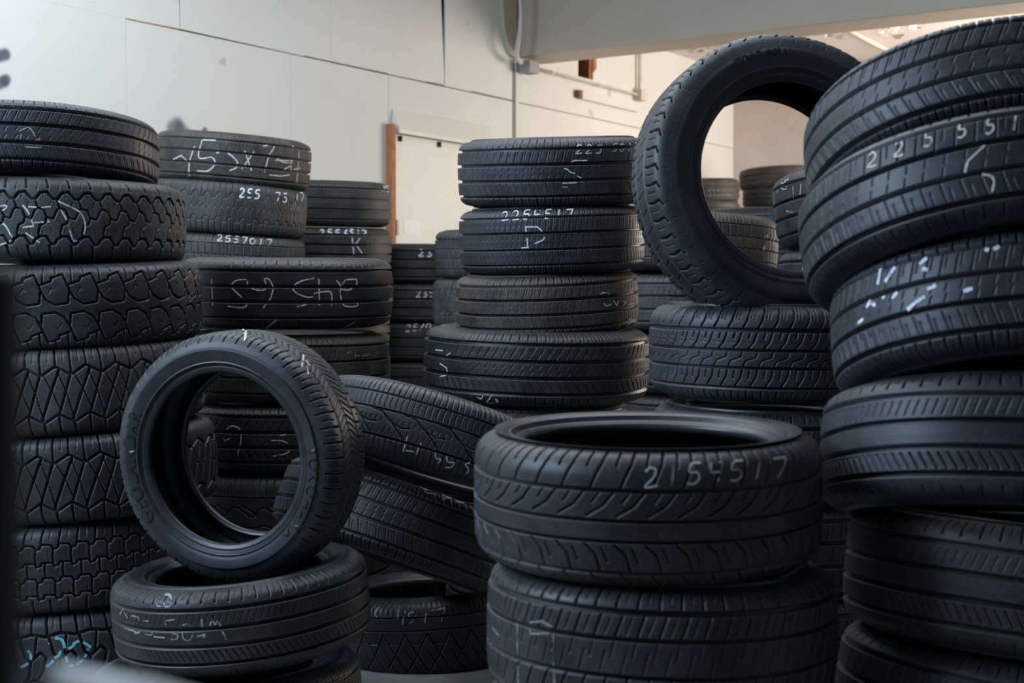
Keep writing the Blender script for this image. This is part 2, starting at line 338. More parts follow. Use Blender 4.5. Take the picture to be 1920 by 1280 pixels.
# conduits and boxes
bxs, bxz = wl(984, 128)
bx = MB(); wbox(bx, *sorted((wl(975, 128, .05)[0], wl(975, 128, .05)[0]+.13)), wl(985, 139, .05)[1], wl(985, 116, .05)[1], .035, .135)
JB = bx.build('junction_box', GALV, bevel=.006); tag(JB, 'grey metal junction box under the left end of the beam', 'junction box', 'electrical boxes on the wall')
lid = MB(); wbox(lid, wl(975, 128, .05)[0]+.128, wl(975, 128, .05)[0]+.136, wl(985, 138, .05)[1], wl(985, 117, .05)[1], .04, .13); lid.build('cover', GALV, JB)
def wpt(px, py, off): return wp(*wl(px, py, off), off)
cd = MB(); cd.tube([wpt(976, -60, .19), wpt(976.5, 0, .19), wpt(977, 30, .19), wpt(975, 60, .18), wpt(970.5, 85, .16), wpt(968.5, 103, .14), wpt(971, 112, .12), wpt(977, 117, .10)], .017)
tag(cd.build('electrical_conduit', METAL, smooth=True), 'grey bent conduit running down the beam end into the junction box', 'conduit', 'conduits on the wall')
c3 = MB(); c3.tube([wpt(990, 124, .04), wpt(1197, 178, .04)], .0105)
for px, py in ((1035, 135.5), (1122, 158.5)): c3.tube([wpt(px-3, py-.5, .04), wpt(px+3, py+1, .04)], .014)
tag(c3.build('electrical_conduit', METAL, smooth=True), 'long straight conduit sloping across the back wall below the hole', 'conduit', 'conduits on the wall')
bx = MB(); wbox(bx, wl(1196, 178, .04)[0], wl(1206, 178, .04)[0], wl(1200, 189, .04)[1], wl(1200, 168, .04)[1], 0, .075)
tag(bx.build('junction_box', plain('cream_box', (.66, .60, .52), .6), bevel=.006), 'cream junction box at the right end of the sloping conduit', 'junction box', 'electrical boxes on the wall')
c4 = MB(); c4.tube([wpt(1199, 170, .03), wpt(1199, 60, .03)], .013); c4.tube([wpt(1199, 102, .03), wpt(1199, 98, .03)], .02); c4.tube([wpt(1202, 152, .02), wpt(1202, 90, .02)], .006)
tag(c4.build('electrical_conduit', METAL, smooth=True), 'vertical conduit rising from the cream box to the beam', 'conduit', 'conduits on the wall')
a, z = wl(1083.5, 170); b = wl(1190, 212)[0]; zt = z; zl = wl(1084, 186)[1]
bd = MB(); wbox(bd, a, b, zl, zt, .002, .045); BD = bd.build('wall_board', WALLM, bevel=.003); tag(BD, 'white painted board fixed to the wall below the dark hole', 'board')
e = MB(); wbox(e, wl(1077, 176)[0], a-.001, zl+.005, zt-.003, .003, .044); e.build('bare_end', WOODB, BD)

# out-of-focus things right by the camera at the lower left
def near(px, py, d): return at(px, py, d)
pm = MB(); d0 = .5
x1 = near(18, 640, d0).x; zt = near(0, 500, d0).z
pm.quadbox([(x1-.09, d0, 0), (x1, d0, 0), (x1, d0+.016, 0), (x1-.09, d0+.016, 0), (x1-.09, d0, zt), (x1, d0, zt), (x1, d0+.016, zt), (x1-.09, d0+.016, zt)])
o = pm.build('post', plain('black_post_paint', (.006, .007, .006), .6), bevel=.004); tag(o, 'blurred black post at the left edge close to the camera', 'post')
rl = MB(); p0, p1 = near(75, 1272, d0), near(260, 1304, d0)
rl.tube([p0+Vector((0, .01, -.012)), p1+Vector((0, .01, -.012)), p1+(p1-p0)*2+Vector((0, .01, -.02))], .014, 14)
o = rl.build('rail', plain('pale_grey_rail', (.78, .84, .84), .5), smooth=True); tag(o, 'blurred pale grey rail beside the black post at the bottom left', 'rail')

# ================================================================== TREAD PATTERNS
# pattern = (pitch m, circumferential grooves [(v, width mm, depth mm)], strokes [(points (u in pitches, v), width mm, depth mm)])
def shoulders(n=1, w=3.2, inner=.64, slant=.06, thin=True, wt=1.3):
    out = []
    for s in (1, -1):
        out.append(([(0, s*inner), (slant*s, s*.95)], w, 6.5))
        if thin: out.append(([(.5, s*(inner+.06)), (.5+slant*s*.7, s*.93)], wt, 3))
    return out
def rib(P=.027, circ=(-.56, -.19, .19, .56), gw=8, sl=.35, shw=3.0, sip=True, blunt=False):
    st = shoulders(1, shw, (circ[-1]+.10 if blunt else circ[-1]+.03), .07)
    if sip:
        st += [([(.1, circ[2]+.05), (.1+sl, circ[3]-.05)], 1.5, 3), ([(.1, circ[1]-.05), (.1+sl, circ[0]+.05)], 1.5, 3),
               ([(.55, circ[2]+.16), (.55+sl*.6, circ[3]-.05)], 1.2, 2.5), ([(.55, circ[1]-.14), (.55+sl*.6, circ[0]+.04)], 1.2, 2.5),
               ([(.3, circ[1]+.06), (.3+sl*.5, circ[1]+.16)], 1.3, 2.5), ([(.6, circ[2]-.06), (.6-sl*.5, circ[2]-.16)], 1.3, 2.5)]
    return (P, [(c, gw*1.25, 9) for c in circ], st)
def rot180(st): return [([(-u, -v) for u, v in p], w, d) for p, w, d in st]
_claw = [([(0, .46), (.40, .53), (.42, .60), (.80, .67)], 5, 8), ([(.80, .67), (1.02, .36)], 5, 8), ([(1.02, .36), (.96, .10), (.50, .07), (.18, .18), (.02, .36)], 5, 8),
         ([(0.1, .50), (.08, .98)], 3.5, 6), ([(.55, .66), (.5, .98)], 3, 5), ([(.3, .3), (.42, .4), (.5, .36)], 1.6, 3), ([(.2, .75), (.22, .9)], 1.4, 3)]
PAT = {
 'rib': rib(), 'rib_wide': rib(.030, (-.60, -.22, .18, .55), 9, .5, 2.6), 'rib_fine': rib(.020, (-.58, -.20, .20, .58), 6, .25, 2.2),
 'rib_worn': rib(.034, (-.58, -.2, .2, .58), 8, .2, 2.2, True, True), 'rib_plain': rib(.040, (-.55, -.18, .18, .55), 8, .2, 2.4, False, True),
 'rib_slant': rib(.030, (-.54, -.17, .20, .58), 10, .7, 2.8),
 'rib_block': (.036, [(-.56, 9, 8), (-.20, 8, 8), (.24, 8, 8), (.56, 10, 8)], shoulders(1, 3.2, .62, .10) + [([(.0, .27), (.35, .53)], 3.2, 5), ([(.5, .30), (.8, .5)], 1.6, 3), ([(.1, -.53), (.6, -.24)], 3, 5), ([(.3, -.15), (.55, .10)], 1.8, 3), ([(.8, .02), (.95, .2)], 1.6, 3)]),
 'rib_half': (.034, [(-.50, 10, 8), (-.17, 10, 8), (.16, 10, 8), (.50, 10, 8)], [([(0, .62), (.04, .93)], 3, 5), ([(.5, .70), (.53, .9)], 1.2, 3), ([(.1, -.66), (.14, -.93)], 2.6, 4), ([(.0, -.24), (.45, -.44)], 2.0, 4), ([(.5, -.24), (.95, -.44)], 2.0, 4), ([(.2, .24), (.5, .43)], 1.2, 2.5), ([(.7, .24), (1.0, .43)], 1.2, 2.5)]),
 'notch': (.044, [(.22, 6, 7), (-.22, 6, 7)], [([(0, .28), (.10, .46), (.04, .66)], 5.5, 8), ([(.04, .66), (.35, .72)], 3, 6), ([(.5, .36), (.56, .60)], 2, 4), ([(0, -.28), (.10, -.46), (.04, -.66)], 5.5, 8), ([(.04, -.66), (.35, -.72)], 3, 6), ([(.5, -.36), (.56, -.60)], 2, 4), ([(.2, .15), (.5, -.15)], 2, 4), ([(.25, .80), (.3, .92)], 1.2, 1.5)]),
 'hex': (.060, [], [([(0, .38), (.22, .50), (.50, .52), (.80, .38), (1, .38)], 6.5, 9), ([(0, -.42), (.22, -.36), (.48, -.36), (.74, -.52), (.86, -.52), (1, -.42)], 6.5, 9),
          ([(-.06, .38), (.10, .20), (.38, .16), (.50, .02)], 5, 8), ([(.50, .02), (.80, -.02), (.98, .16), (1.10, .20)], 4.5, 8), ([(.50, .02), (.44, -.10), (.22, -.14), (.12, -.30), (.16, -.38)], 5, 8),
          ([(.30, .50), (.36, .40)], 1.8, 3), ([(.62, .2), (.68, .32)], 1.8, 3), ([(.7, -.2), (.76, -.3)], 1.8, 3), ([(.3, -.22), (.34, -.3)], 1.8, 3),
          ([(.55, .60), (.40, .95)], 6, 8), ([(.05, .56), (.10, .74)], 1.8, 3), ([(.62, -.55), (.74, -.95)], 6, 8), ([(.12, -.6), (.2, -.85)], 1.8, 3)]),
 'claw': (.080, [], _claw + rot180(_claw)),
 'cross': (.086, [], [([(0, .34), (.46, .50), (.54, .50), (1, .34)], 6, 9), ([(0, -.56), (.46, -.40), (.54, -.40), (1, -.56)], 6, 9),
          ([(.62, .45), (.30, .02), (-.06, -.50)], 6, 9), ([(.98, .35), (.74, -.04), (.52, -.40)], 5.5, 9), ([(.08, .37), (.34, .06), (.56, -.28)], 2.6, 6), ([(.60, .36), (.80, .02), (1.0, -.50)], 2.6, 6),
          ([(.0, .36), (-.04, .98)], 5, 8), ([(.5, .52), (.47, .98)], 5, 8), ([(.0, -.58), (.04, -.98)], 5, 8), ([(.5, -.42), (.54, -.98)], 5, 8), ([(.25, .6), (.24, .9)], 2, 4), ([(.75, .6), (.74, .86)], 2, 4)]),
 'lug': (.050, [], [([(0, .44), (.12, .52), (.66, .50), (.80, .42), (1, .44)], 5, 8), ([(0, .12), (.12, .18), (.66, .17), (.80, .10), (1, .12)], 4.5, 8),
          ([(0, -.18), (.12, -.11), (.66, -.12), (.80, -.20), (1, -.18)], 4.5, 8), ([(0, -.50), (.12, -.43), (.66, -.44), (.80, -.52), (1, -.50)], 5, 8),
          ([(.78, .43), (.72, .30), (.74, .17)], 4, 7), ([(.28, .18), (.22, .02), (.24, -.12)], 4, 7), ([(.78, -.2), (.72, -.3), (.72, -.45)], 4, 7),
          ([(.1, .54), (.2, .7), (.3, .98)], 4, 7), ([(.6, .6), (.72, .92)], 1.8, 3), ([(.4, -.52), (.3, -.98)], 4, 7), ([(.5, .3), (.48, .4)], 1.3, 2), ([(.0, 0.0), (.0, .08)], 1.3, 2), ([(.5, -.3), (.48, -.4)], 1.3, 2)]),
 'mud': (.085, [], [([(0, .44), (.5, .50), (1, .44)], 8, 9), ([(.06, .46), (.02, .98)], 6, 9), ([(.54, .5), (.5, .98)], 4.5, 8), ([(.30, .6), (.28, .9)], 2, 4),
          ([(.12, .42), (.25, .10), (.45, .0)], 7, 9), ([(.45, .0), (.80, .16), (.98, .05)], 7, 9), ([(.7, .46), (.6, .12)], 5, 8), ([(.45, .0), (.35, -.3), (.1, -.42)], 7, 9),
          ([(.98, .05), (.85, -.2), (.62, -.38)], 7, 9), ([(0, -.44), (.5, -.36), (1, -.44)], 7, 9), ([(.2, -.42), (.24, -.98)], 6, 9), ([(.7, -.42), (.74, -.98)], 6, 9)]),
 'sport': (.050, [(.38, 7, 7), (.02, 5.5, 7), (-.22, 5.5, 7), (-.60, 6, 7)], [([(.62, .97), (.52, .70), (.18, .41)], 3.4, 6), ([(.10, .90), (.02, .66)], 3.0, 5),
          ([(.95, .36), (.6, .20), (.05, .08)], 3.2, 6), ([(.45, .34), (.25, .24)], 2.4, 5), ([(0, -.26), (.35, -.38), (.5, -.56)], 3.0, 6), ([(.55, -.30), (.75, -.46)], 2.2, 5), ([(.2, -.64), (.45, -.78), (.55, -.97)], 3.2, 6), ([(.75, -.7), (.95, -.95)], 2.6, 5)]),
 'arc': (.036, [(.42, 10, 7), (.08, 7, 7), (-.22, 7, 7), (-.56, 7, 7)], [([(.0, .47), (.22, .58), (.30, .75), (.26, .97)], 3, 6), ([(.5, .62), (.55, .9)], 1.5, 3), ([(.72, .6), (.78, .85)], 1.2, 3),
          ([(.9, .38), (.7, .22), (.35, .11)], 2.6, 5), ([(.45, .38), (.35, .28)], 2.6, 5), ([(.1, .22), (.5, .2)], 1.2, 2), ([(.95, .05), (.85, -.04), (.2, -.10), (.0, -.2)], 1.8, 4),
          ([(.95, -.25), (.85, -.38), (.5, -.52)], 2.6, 5), ([(.45, -.25), (.35, -.40)], 2, 4), ([(.2, -.62), (.12, -.8), (.2, -.97)], 2.6, 5), ([(.65, -.66), (.62, -.9)], 1.6, 3)]),
 'chev': (.040, [(.32, 4.5, 7), (.0, 3.5, 6), (-.32, 4.5, 7)], [([(0, .36), (.12, .80)], 3.4, 6), ([(.5, .46), (.58, .72)], 2.0, 4), ([(0, -.36), (-.12, -.80)], 3.4, 6), ([(.5, -.46), (.42, -.72)], 2.0, 4),
          ([(.0, .30), (.6, .04)], 3.0, 5), ([(.5, .30), (1.1, .04)], 2.2, 4), ([(.0, -.30), (.6, -.04)], 3.0, 5), ([(.5, -.30), (1.1, -.04)], 2.2, 4)]),
 'curl': (.105, [(.46, 6, 7), (.14, 5, 7), (-.42, 6, 7)], [([(k/6, .50), (k/6+.01, .70), (k/6-.015, .8), (k/6, .96)], 2.6 if k % 2 == 0 else 1.4, 5) for k in range(6)] +
          [([(k/6+.03, .18), (k/6+.01, .30), (k/6+.03, .42)], 1.5, 3) for k in range(6)] + [([(k/6, -.46), (k/6+.012, -.62), (k/6-.01, -.74), (k/6, -.95)], 2.4 if k % 2 == 0 else 1.3, 5) for k in range(6)] +
          [([(0, .12), (.35, .08), (.75, -.12), (1.15, -.38)], 3.5, 6), ([(.3, .12), (.55, -.06), (1.0, -.16), (1.25, -.13)], 2.6, 5)] + [([(k/6+.05, -.02), (k/6+.03, -.12)], 1.4, 3) for k in range(6)] + [([(k/6+.05, -.22), (k/6+.03, -.36)], 1.4, 3) for k in range(6)]),
 'block': (.034, [(.52, 4, 6), (-.50, 5, 6)], [([(0, .55), (.12, .98)], 3.2, 6), ([(.5, .6), (.6, .9)], 2, 4), ([(0, .17), (.3, .15), (.5, .19), (1, .17)], 3, 6), ([(0, -.16), (.3, -.18), (.5, -.14), (1, -.16)], 3, 6),
          ([(.1, .5), (.14, .18)], 3, 6), ([(.6, .16), (.62, -.15)], 3, 6), ([(.1, -.17), (.16, -.48)], 3, 6), ([(.5, -.52), (.55, -.98)], 3.2, 6), ([(0, -.6), (.05, -.9)], 2, 4)]),
 'worn_at': (.058, [], [([(0, .30), (.25, .46), (.5, .48), (.75, .30), (1, .30)], 4, 4), ([(0, -.42), (.25, -.30), (.5, -.30), (.75, -.46), (1, -.42)], 4, 4), ([(.1, .08), (.35, -.06), (.6, .08), (.85, -.06), (1.1, .08)], 3, 3),
          ([(.25, .44), (.4, .06)], 2.4, 3), ([(.7, .3), (.62, .08)], 2.4, 3), ([(.36, -.06), (.3, -.3)], 2.4, 3), ([(.86, -.06), (.75, -.42)], 2.4, 3), ([(.4, .5), (.36, .98)], 4, 6), ([(.88, .34), (.86, .98)], 4, 6), ([(.1, -.4), (.14, -.98)], 4, 6), ([(.6, -.4), (.64, -.98)], 4, 6)]),
 'wave': (.10, [(.30, 5, 7)], [([(k/4, .36), (k/4+.05, .96)], 3.4, 6) for k in range(4)] + [([(0, .0), (.15, .06), (.3, .05), (.7, -.16), (.85, -.16), (1, 0)], 4, 7), ([(.45, .1), (.8, -.04), (.95, -.14)], 4, 6),
          ([(0, -.42), (.2, -.36), (.5, -.44), (1, -.42)], 4, 7)] + [([(k/4, -.48), (k/4+.04, -.96)], 3, 6) for k in range(4)]),
 'diamond': (.07, [(.50, 5, 7), (.22, 4, 6)], [([(k/4, .55), (k/4+.03, .96)], 2.4, 5) for k in range(4)] + [([(0, .16), (.5, -.28), (1, -.66)], 3, 6), ([(0, -.66), (.5, -.3), (1, .16)], 3, 6), ([(0, -.2), (.5, -.62), (1, -.96)], 2.4, 5), ([(.25, -.05), (.75, -.05)], 2, 4)]),
}
def seg_dist(px, py, ax, ay, bx, by):
    dx, dy = bx-ax, by-ay; t = np.clip(((px-ax)*dx+(py-ay)*dy)/(dx*dx+dy*dy+1e-12), 0, 1)
    return np.hypot(px-(ax+t*dx), py-(ay+t*dy))
def tread_tile(pat, P, T, us, vs, wear=1.0, pts_mode=False):
    """height offset (<=0, metres) on one pitch; us in metres, vs in [-1,1], T = half tread arc"""
    if pts_mode: U, V = us, vs*T
    else: U, V = us[:, None], vs[None, :]*T
    h = np.zeros(np.broadcast(U, V).shape)
    sm = lambda d, hw, dep: -dep*(1-np.clip((d-hw+.0005)/.0012, 0, 1))
    for v, w, dep in pat[1]:
        h = np.minimum(h, sm(np.abs(V-v*T)+0*U, w*.0005, min(dep*.00165, .014)*wear))
    for pts, w, dep in pat[2]:
        for (u0, v0), (u1, v1) in zip(pts[:-1], pts[1:]):
            lo, hi = min(u0, u1), max(u0, u1)
            for k in range(int(math.floor(-hi))-1, int(math.ceil(1-lo))+2):
                if hi+k < -.3 or lo+k > 1.3: continue
                h = np.minimum(h, sm(seg_dist(U, V, (u0+k)*P, v0*T, (u1+k)*P, v1*T), w*.0005, dep*.0014*wear))
    return h

# ------------------------------------------------------------------ cross-section of a tire
def profile(R, w, rb, sq):
    """outer profile, from crown to bead, in the half plane z >= 0: list of (r, z). sq = squareness of the shoulder"""
    S_ = R-rb
    P = [(R, 0), (R-.0012, .22*w), (R-.004, .34*w), (R-.008-.004*(1-sq), .40*w), (R-.017-.008*(1-sq), .445*w), (R-.030-.010*(1-sq), .472*w), (R-.048, .488*w),
         (R-.45*S_, .5*w), (R-.66*S_, .487*w), (R-.80*S_, .462*w), (R-.90*S_, .440*w), (R-.955*S_, .432*w), (rb, .418*w)]
    return np.array(P)
def spline(P, n):
    d = np.r_[0, np.cumsum(np.hypot(*np.diff(P, axis=0).T))]; out = []
    t = np.linspace(0, d[-1], n)
    m = np.gradient(P, d, axis=0)
    i = np.clip(np.searchsorted(d, t, 'right')-1, 0, len(d)-2); hh = (d[i+1]-d[i]); s = (t-d[i])/hh; s = s[:, None]; hh = hh[:, None]
    return (2*s**3-3*s**2+1)*P[i]+(s**3-2*s**2+s)*hh*m[i]+(-2*s**3+3*s**2)*P[i+1]+(s**3-s**2)*hh*m[i+1], t
class Tire: pass
TIRES = {}
SHOULDER = 6     # profile knot where the tread ends and the sidewall begins
def tire(key, cx, cy, d, R, w, eps, roll, pattern, rub='black', rbr=.66, res=.0019, sq=.5, wear=1.0, label='', group='', full=False, spin=None, name='tire', arc=235):
    """a tire whose centre is seen at (cx, cy) at depth d; eps = how much of its upper face is seen (deg), roll = lean in the picture plane (deg)"""
    t = Tire(); t.R, t.w, t.rb = R, w, R*rbr
    c = at(cx, cy, d); v = (c-CAM).normalized()
    rgt = v.cross(Vector((0, 0, 1))).normalized(); up = rgt.cross(v).normalized()
    e, ro = math.radians(eps), math.radians(roll)
    n = (-v*math.sin(e)+(up*math.cos(ro)+rgt*math.sin(ro))*math.cos(e)).normalized()
    x = (-v)-n*(-v).dot(n)
    if spin is not None or x.length < .2: x = up-n*up.dot(n)
    x.normalize(); y = n.cross(x)
    t.M = Matrix((x, y, n)).transposed().to_4x4(); t.M.translation = c-n*(w/2)
    t.c, t.n, t.x, t.y = c, n, x, y
    root = bpy.data.objects.new(name, None); COL.objects.link(root); root.matrix_world = t.M; root.empty_display_size = .1
    tag(root, label, 'tire', group); t.root = root
    mat = RUB[rub]; t.mat = mat; side = mat if rub == 'brown' else SIDE
    Pf = profile(R, w, t.rb, sq); fine, arcs = spline(Pf, 600)
    dk = np.r_[0, np.cumsum(np.hypot(*np.diff(Pf, axis=0).T))]; T = dk[SHOULDER]; t.T = T; t.fine, t.arcs = fine, arcs
    zc = w/2
    pat = PAT[pattern]; npitch = max(8, int(round(2*math.pi*R/pat[0]))); P = 2*math.pi*R/npitch; t.P, t.pat, t.wear, t.npitch = P, pat, wear, npitch
    # cross samples, with knots at the straight grooves
    nv = max(24, int(2*T/res)); vs = list(np.linspace(-1, 1, nv))
    for cv, gw, gd in pat[1]:
        for s in (-1, 1):
            e_ = gw*.0005/T; vs += [cv+s*(e_-.0006/T), cv+s*(e_+.0008/T)]
    vs = np.unique(np.round(np.array([a for a in vs if -1 <= a <= 1]), 5))
    keep = [0]
    for i in range(1, len(vs)):
        if vs[i]-vs[keep[-1]] > .0004/T: keep.append(i)
    vs = vs[keep]; vs[-1] = 1.0
    md = max(5, int(round(P/res))); mc = max(3, md//3)
    hd = tread_tile(pat, P, T, np.arange(md)/md*P, vs, wear); hc = tread_tile(pat, P, T, np.arange(mc)/mc*P, vs, wear)
    angs, hs = [], []
    for k in range(npitch):
        a0 = 2*math.pi*k/npitch; am = (a0+math.pi) % (2*math.pi)-math.pi
        dense = full or abs(am) < math.radians(arc/2)
        m = md if dense else mc
        angs.append(a0+np.arange(m)/m*(2*math.pi/npitch)); hs.append(hd if dense else hc)
    ang = np.concatenate(angs); hgt = np.concatenate(hs, 0)
    # profile position and normal at each v
    av = np.abs(vs)*T; r = np.interp(av, arcs, fine[:, 0]); z = np.interp(av, arcs, fine[:, 1])*np.sign(vs)
    dr = np.gradient(fine[:, 0], arcs); dz = np.gradient(fine[:, 1], arcs)
    nr = np.interp(av, arcs, dz); nz = -np.interp(av, arcs, dr)*np.sign(vs); ln = np.hypot(nr, nz); nr, nz = nr/ln, nz/ln
    hgt = hgt*np.clip((1-np.abs(vs))/.03, 0, 1)[None, :]
    wob = .0010*np.sin(3*ang+R*50)+.0006*np.sin(7*ang)
    rr = r[None, :]+hgt*nr[None, :]+wob[:, None]; zz = z[None, :]+hgt*nz[None, :]+zc
    V = np.stack([rr*np.cos(ang)[:, None], rr*np.sin(ang)[:, None], zz], -1).reshape(-1, 3)
    link('tread', mesh_np('tread', V, grid_quads(len(ang), len(vs)), mat), root)
    # sidewalls with rings, beads, inner liner
    na = 300 if res < .003 else 120
    ia = np.linspace(0, 2*math.pi, na, endpoint=False)
    nb = 46 if res < .003 else 22
    sa = np.linspace(T, dk[-1], nb); sr = np.interp(sa, arcs, fine[:, 0]); sz = np.interp(sa, arcs, fine[:, 1])
    q = (R-sr)/(R-t.rb); ring = np.zeros_like(q)
    for q0, hh, ww in ((.30, .0016, .018), (.36, -.0012, .015), (.80, .0035, .03), (.885, -.002, .018)):
        ring += hh*np.exp(-((q-q0)/ww)**2)
    sz = sz+ring
    t.side = (sr, sz)
    for s in (1, -1):
        V = np.stack([sr[None, :]*np.cos(ia)[:, None], sr[None, :]*np.sin(ia)[:, None], np.broadcast_to(s*sz+zc, (na, nb))], -1)
        Q = grid_quads(na, nb)
        o = link('sidewall', mesh_np('sidewall', V.reshape(-1, 3), Q if s > 0 else Q[:, ::-1], side), root)
        if s > 0: t.front = o
        # bead: a rounded lip
        th = np.linspace(-.5*math.pi, 1.1*math.pi, 9); br = .0085
        bz = sz[-1]-br*.8; bc = t.rb+br*.4
        bb = np.stack([bc-br*np.cos(th-.5*math.pi+math.pi/2)*.9, bz+br*np.sin(th)*.9], -1)
        bb = np.array([(sr[-1]+.002, sz[-1]+.0015), (t.rb-.003, sz[-1]-.001), (t.rb-.0055, sz[-1]-.005), (t.rb-.006, sz[-1]-.010), (t.rb-.004, sz[-1]-.016), (t.rb+.004, sz[-1]-.019)])
        V = np.stack([bb[None, :, 0]*np.cos(ia)[:, None], bb[None, :, 0]*np.sin(ia)[:, None], np.broadcast_to(s*bb[None, :, 1]+zc, (na, len(bb)))], -1)
        Q = grid_quads(na, len(bb))
        link('bead', mesh_np('bead', V.reshape(-1, 3), Q if s > 0 else Q[:, ::-1], side), root)
    S_ = R-t.rb; zi = sz[-1]-.019
    ip = [(t.rb+.004, -zi), (t.rb+.25*S_, -.445*w), (R-.5*S_, -.5*w+.012), (R-.06, -.46*w), (R-.028, -.40*w), (R-.019, -.25*w), (R-.018, 0)]
    ip = np.array(ip+[(a, -b) for a, b in ip[-2::-1]]); li, _ = spline(ip, 40 if res < .003 else 18)
    V = np.stack([li[None, :, 0]*np.cos(ia)[:, None], li[None, :, 0]*np.sin(ia)[:, None], np.broadcast_to(li[None, :, 1]+zc, (na, len(li)))], -1)
    link('inner_liner', mesh_np('inner_liner', V.reshape(-1, 3), grid_quads(na, len(li)), LINER), root)
    TIRES[key] = t
    return t
def radius_at(t, z):
    return np.interp(np.abs(z), t.fine[:, 1][:430], t.fine[:, 0][:430])
def hit(t, px, py):
    """where the view direction through a measured point meets the tread: angle and z (from mid-plane)"""
    Ml = t.M.inverted(); o = Ml @ CAM; o.z -= t.w/2; dr = (Ml.to_3x3() @ ray(px, py)).normalized()
    R = t.R; z = 0
    for _ in range(6):
        a = dr.x**2+dr.y**2; b = o.x*dr.x+o.y*dr.y; cc = o.x**2+o.y**2-R*R; dd = b*b-a*cc
        s = (-b-math.sqrt(max(dd, 0)))/a; p = o+dr*s; z = max(-t.w*.487, min(t.w*.487, p.z)); R = float(radius_at(t, z))
    return math.atan2(p.y, p.x), z
def chalk(t, strokes, mat=None, wpx=3.2, name='chalk_mark', label=None, deep=.0045):
    """one part for each handwritten character: strokes that come close together belong to one character"""
    left = list(strokes)
    while left:
        grp = [left.pop(0)]; grew = True
        while grew:
            grew = False
            for st in list(left):
                if any(math.hypot(p[0]-q[0], p[1]-q[1]) < 7 for p in st for g_ in grp for q in g_):
                    grp.append(st); left.remove(st); grew = True
        chalk_char(t, grp, mat, wpx, name, label, deep)
def chalk_char(t, strokes, mat, wpx, name, label, deep):
    """strokes: lists of measured points; laid on the tread blocks, broken where they cross a groove"""
    verts, quads = [], []
    dk = t.T
    zs = t.fine[:, 1][:430]; ar = t.arcs[:430]
    dist = (t.c-CAM).length-t.R
    hw0 = wpx*.5*dist/F
    for st in strokes:
        if len(st) > 3:      # rounded handwriting
            q = [st[0]]+list(st)+[st[-1]]; sm_ = []
            for i in range(1, len(q)-2):
                for k in range(5):
                    u = k/5; sm_.append(tuple(.5*(2*q[i][c]+(q[i+1][c]-q[i-1][c])*u+(2*q[i-1][c]-5*q[i][c]+4*q[i+1][c]-q[i+2][c])*u*u+(3*q[i][c]-q[i-1][c]-3*q[i+1][c]+q[i+2][c])*u**3) for c in (0, 1)))
            st = sm_+[st[-1]]
        pts = [hit(t, *p) for p in st]
        P3 = [(a*t.R, z) for a, z in pts]
        dense = [P3[0]]
        for a, b in zip(P3[:-1], P3[1:]):
            n = max(1, int(math.hypot(b[0]-a[0], b[1]-a[1])/.0022))
            dense += [(a[0]+(b[0]-a[0])*i/n, a[1]+(b[1]-a[1])*i/n) for i in range(1, n+1)]
        D = np.array(dense)
        if len(D) < 2: continue
        tg = np.gradient(D, axis=0); tg /= (np.hypot(tg[:, 0], tg[:, 1])[:, None]+1e-9)
        nrm = np.stack([-tg[:, 1], tg[:, 0]], -1)
        hw = hw0*(.75+.5*np.random.rand(len(D)))
        A = D+nrm*hw[:, None]; B = D-nrm*hw[:, None]
        def height(X):
            vv = np.interp(np.abs(X[:, 1]), zs, ar)*np.sign(X[:, 1])/t.T
            us = (X[:, 0] % t.P)
            hh = tread_tile(t.pat, t.P, t.T, us, vv, t.wear, True)
            return hh*np.clip((1-np.abs(vv))/.03, 0, 1)
        hm = height(D)
        def p3(X, h):
            a = X[:, 0]/t.R; r = np.array([radius_at(t, z) for z in X[:, 1]])+h+.0012+.0010*np.sin(3*a+t.R*50)+.0006*np.sin(7*a)
            return np.stack([r*np.cos(a), r*np.sin(a), X[:, 1]+t.w/2+np.sign(X[:, 1])*np.where(np.abs(X[:, 1]) > .4*t.w, .0008, 0)], -1)
        VA, VB = p3(A, hm*0), p3(B, hm*0); ok = hm > -deep; i = 0
        while i < len(ok):            # chalk skips wide grooves but bridges narrow slits
            j = i
            while j < len(ok) and not ok[j]: j += 1
            if 0 < j-i < 3: ok[i:j] = True
            i = max(j, i)+1
        b0 = len(verts); verts += list(VA)+list(VB); n = len(D)
        for i in range(n-1):
            if ok[i] and ok[i+1]: quads.append((b0+i, b0+n+i, b0+n+i+1, b0+i+1))
    if not quads: return
    me = mesh_np(name, np.array(verts), np.array(quads), mat or CHALK)
    link(name, me, t.root, label)
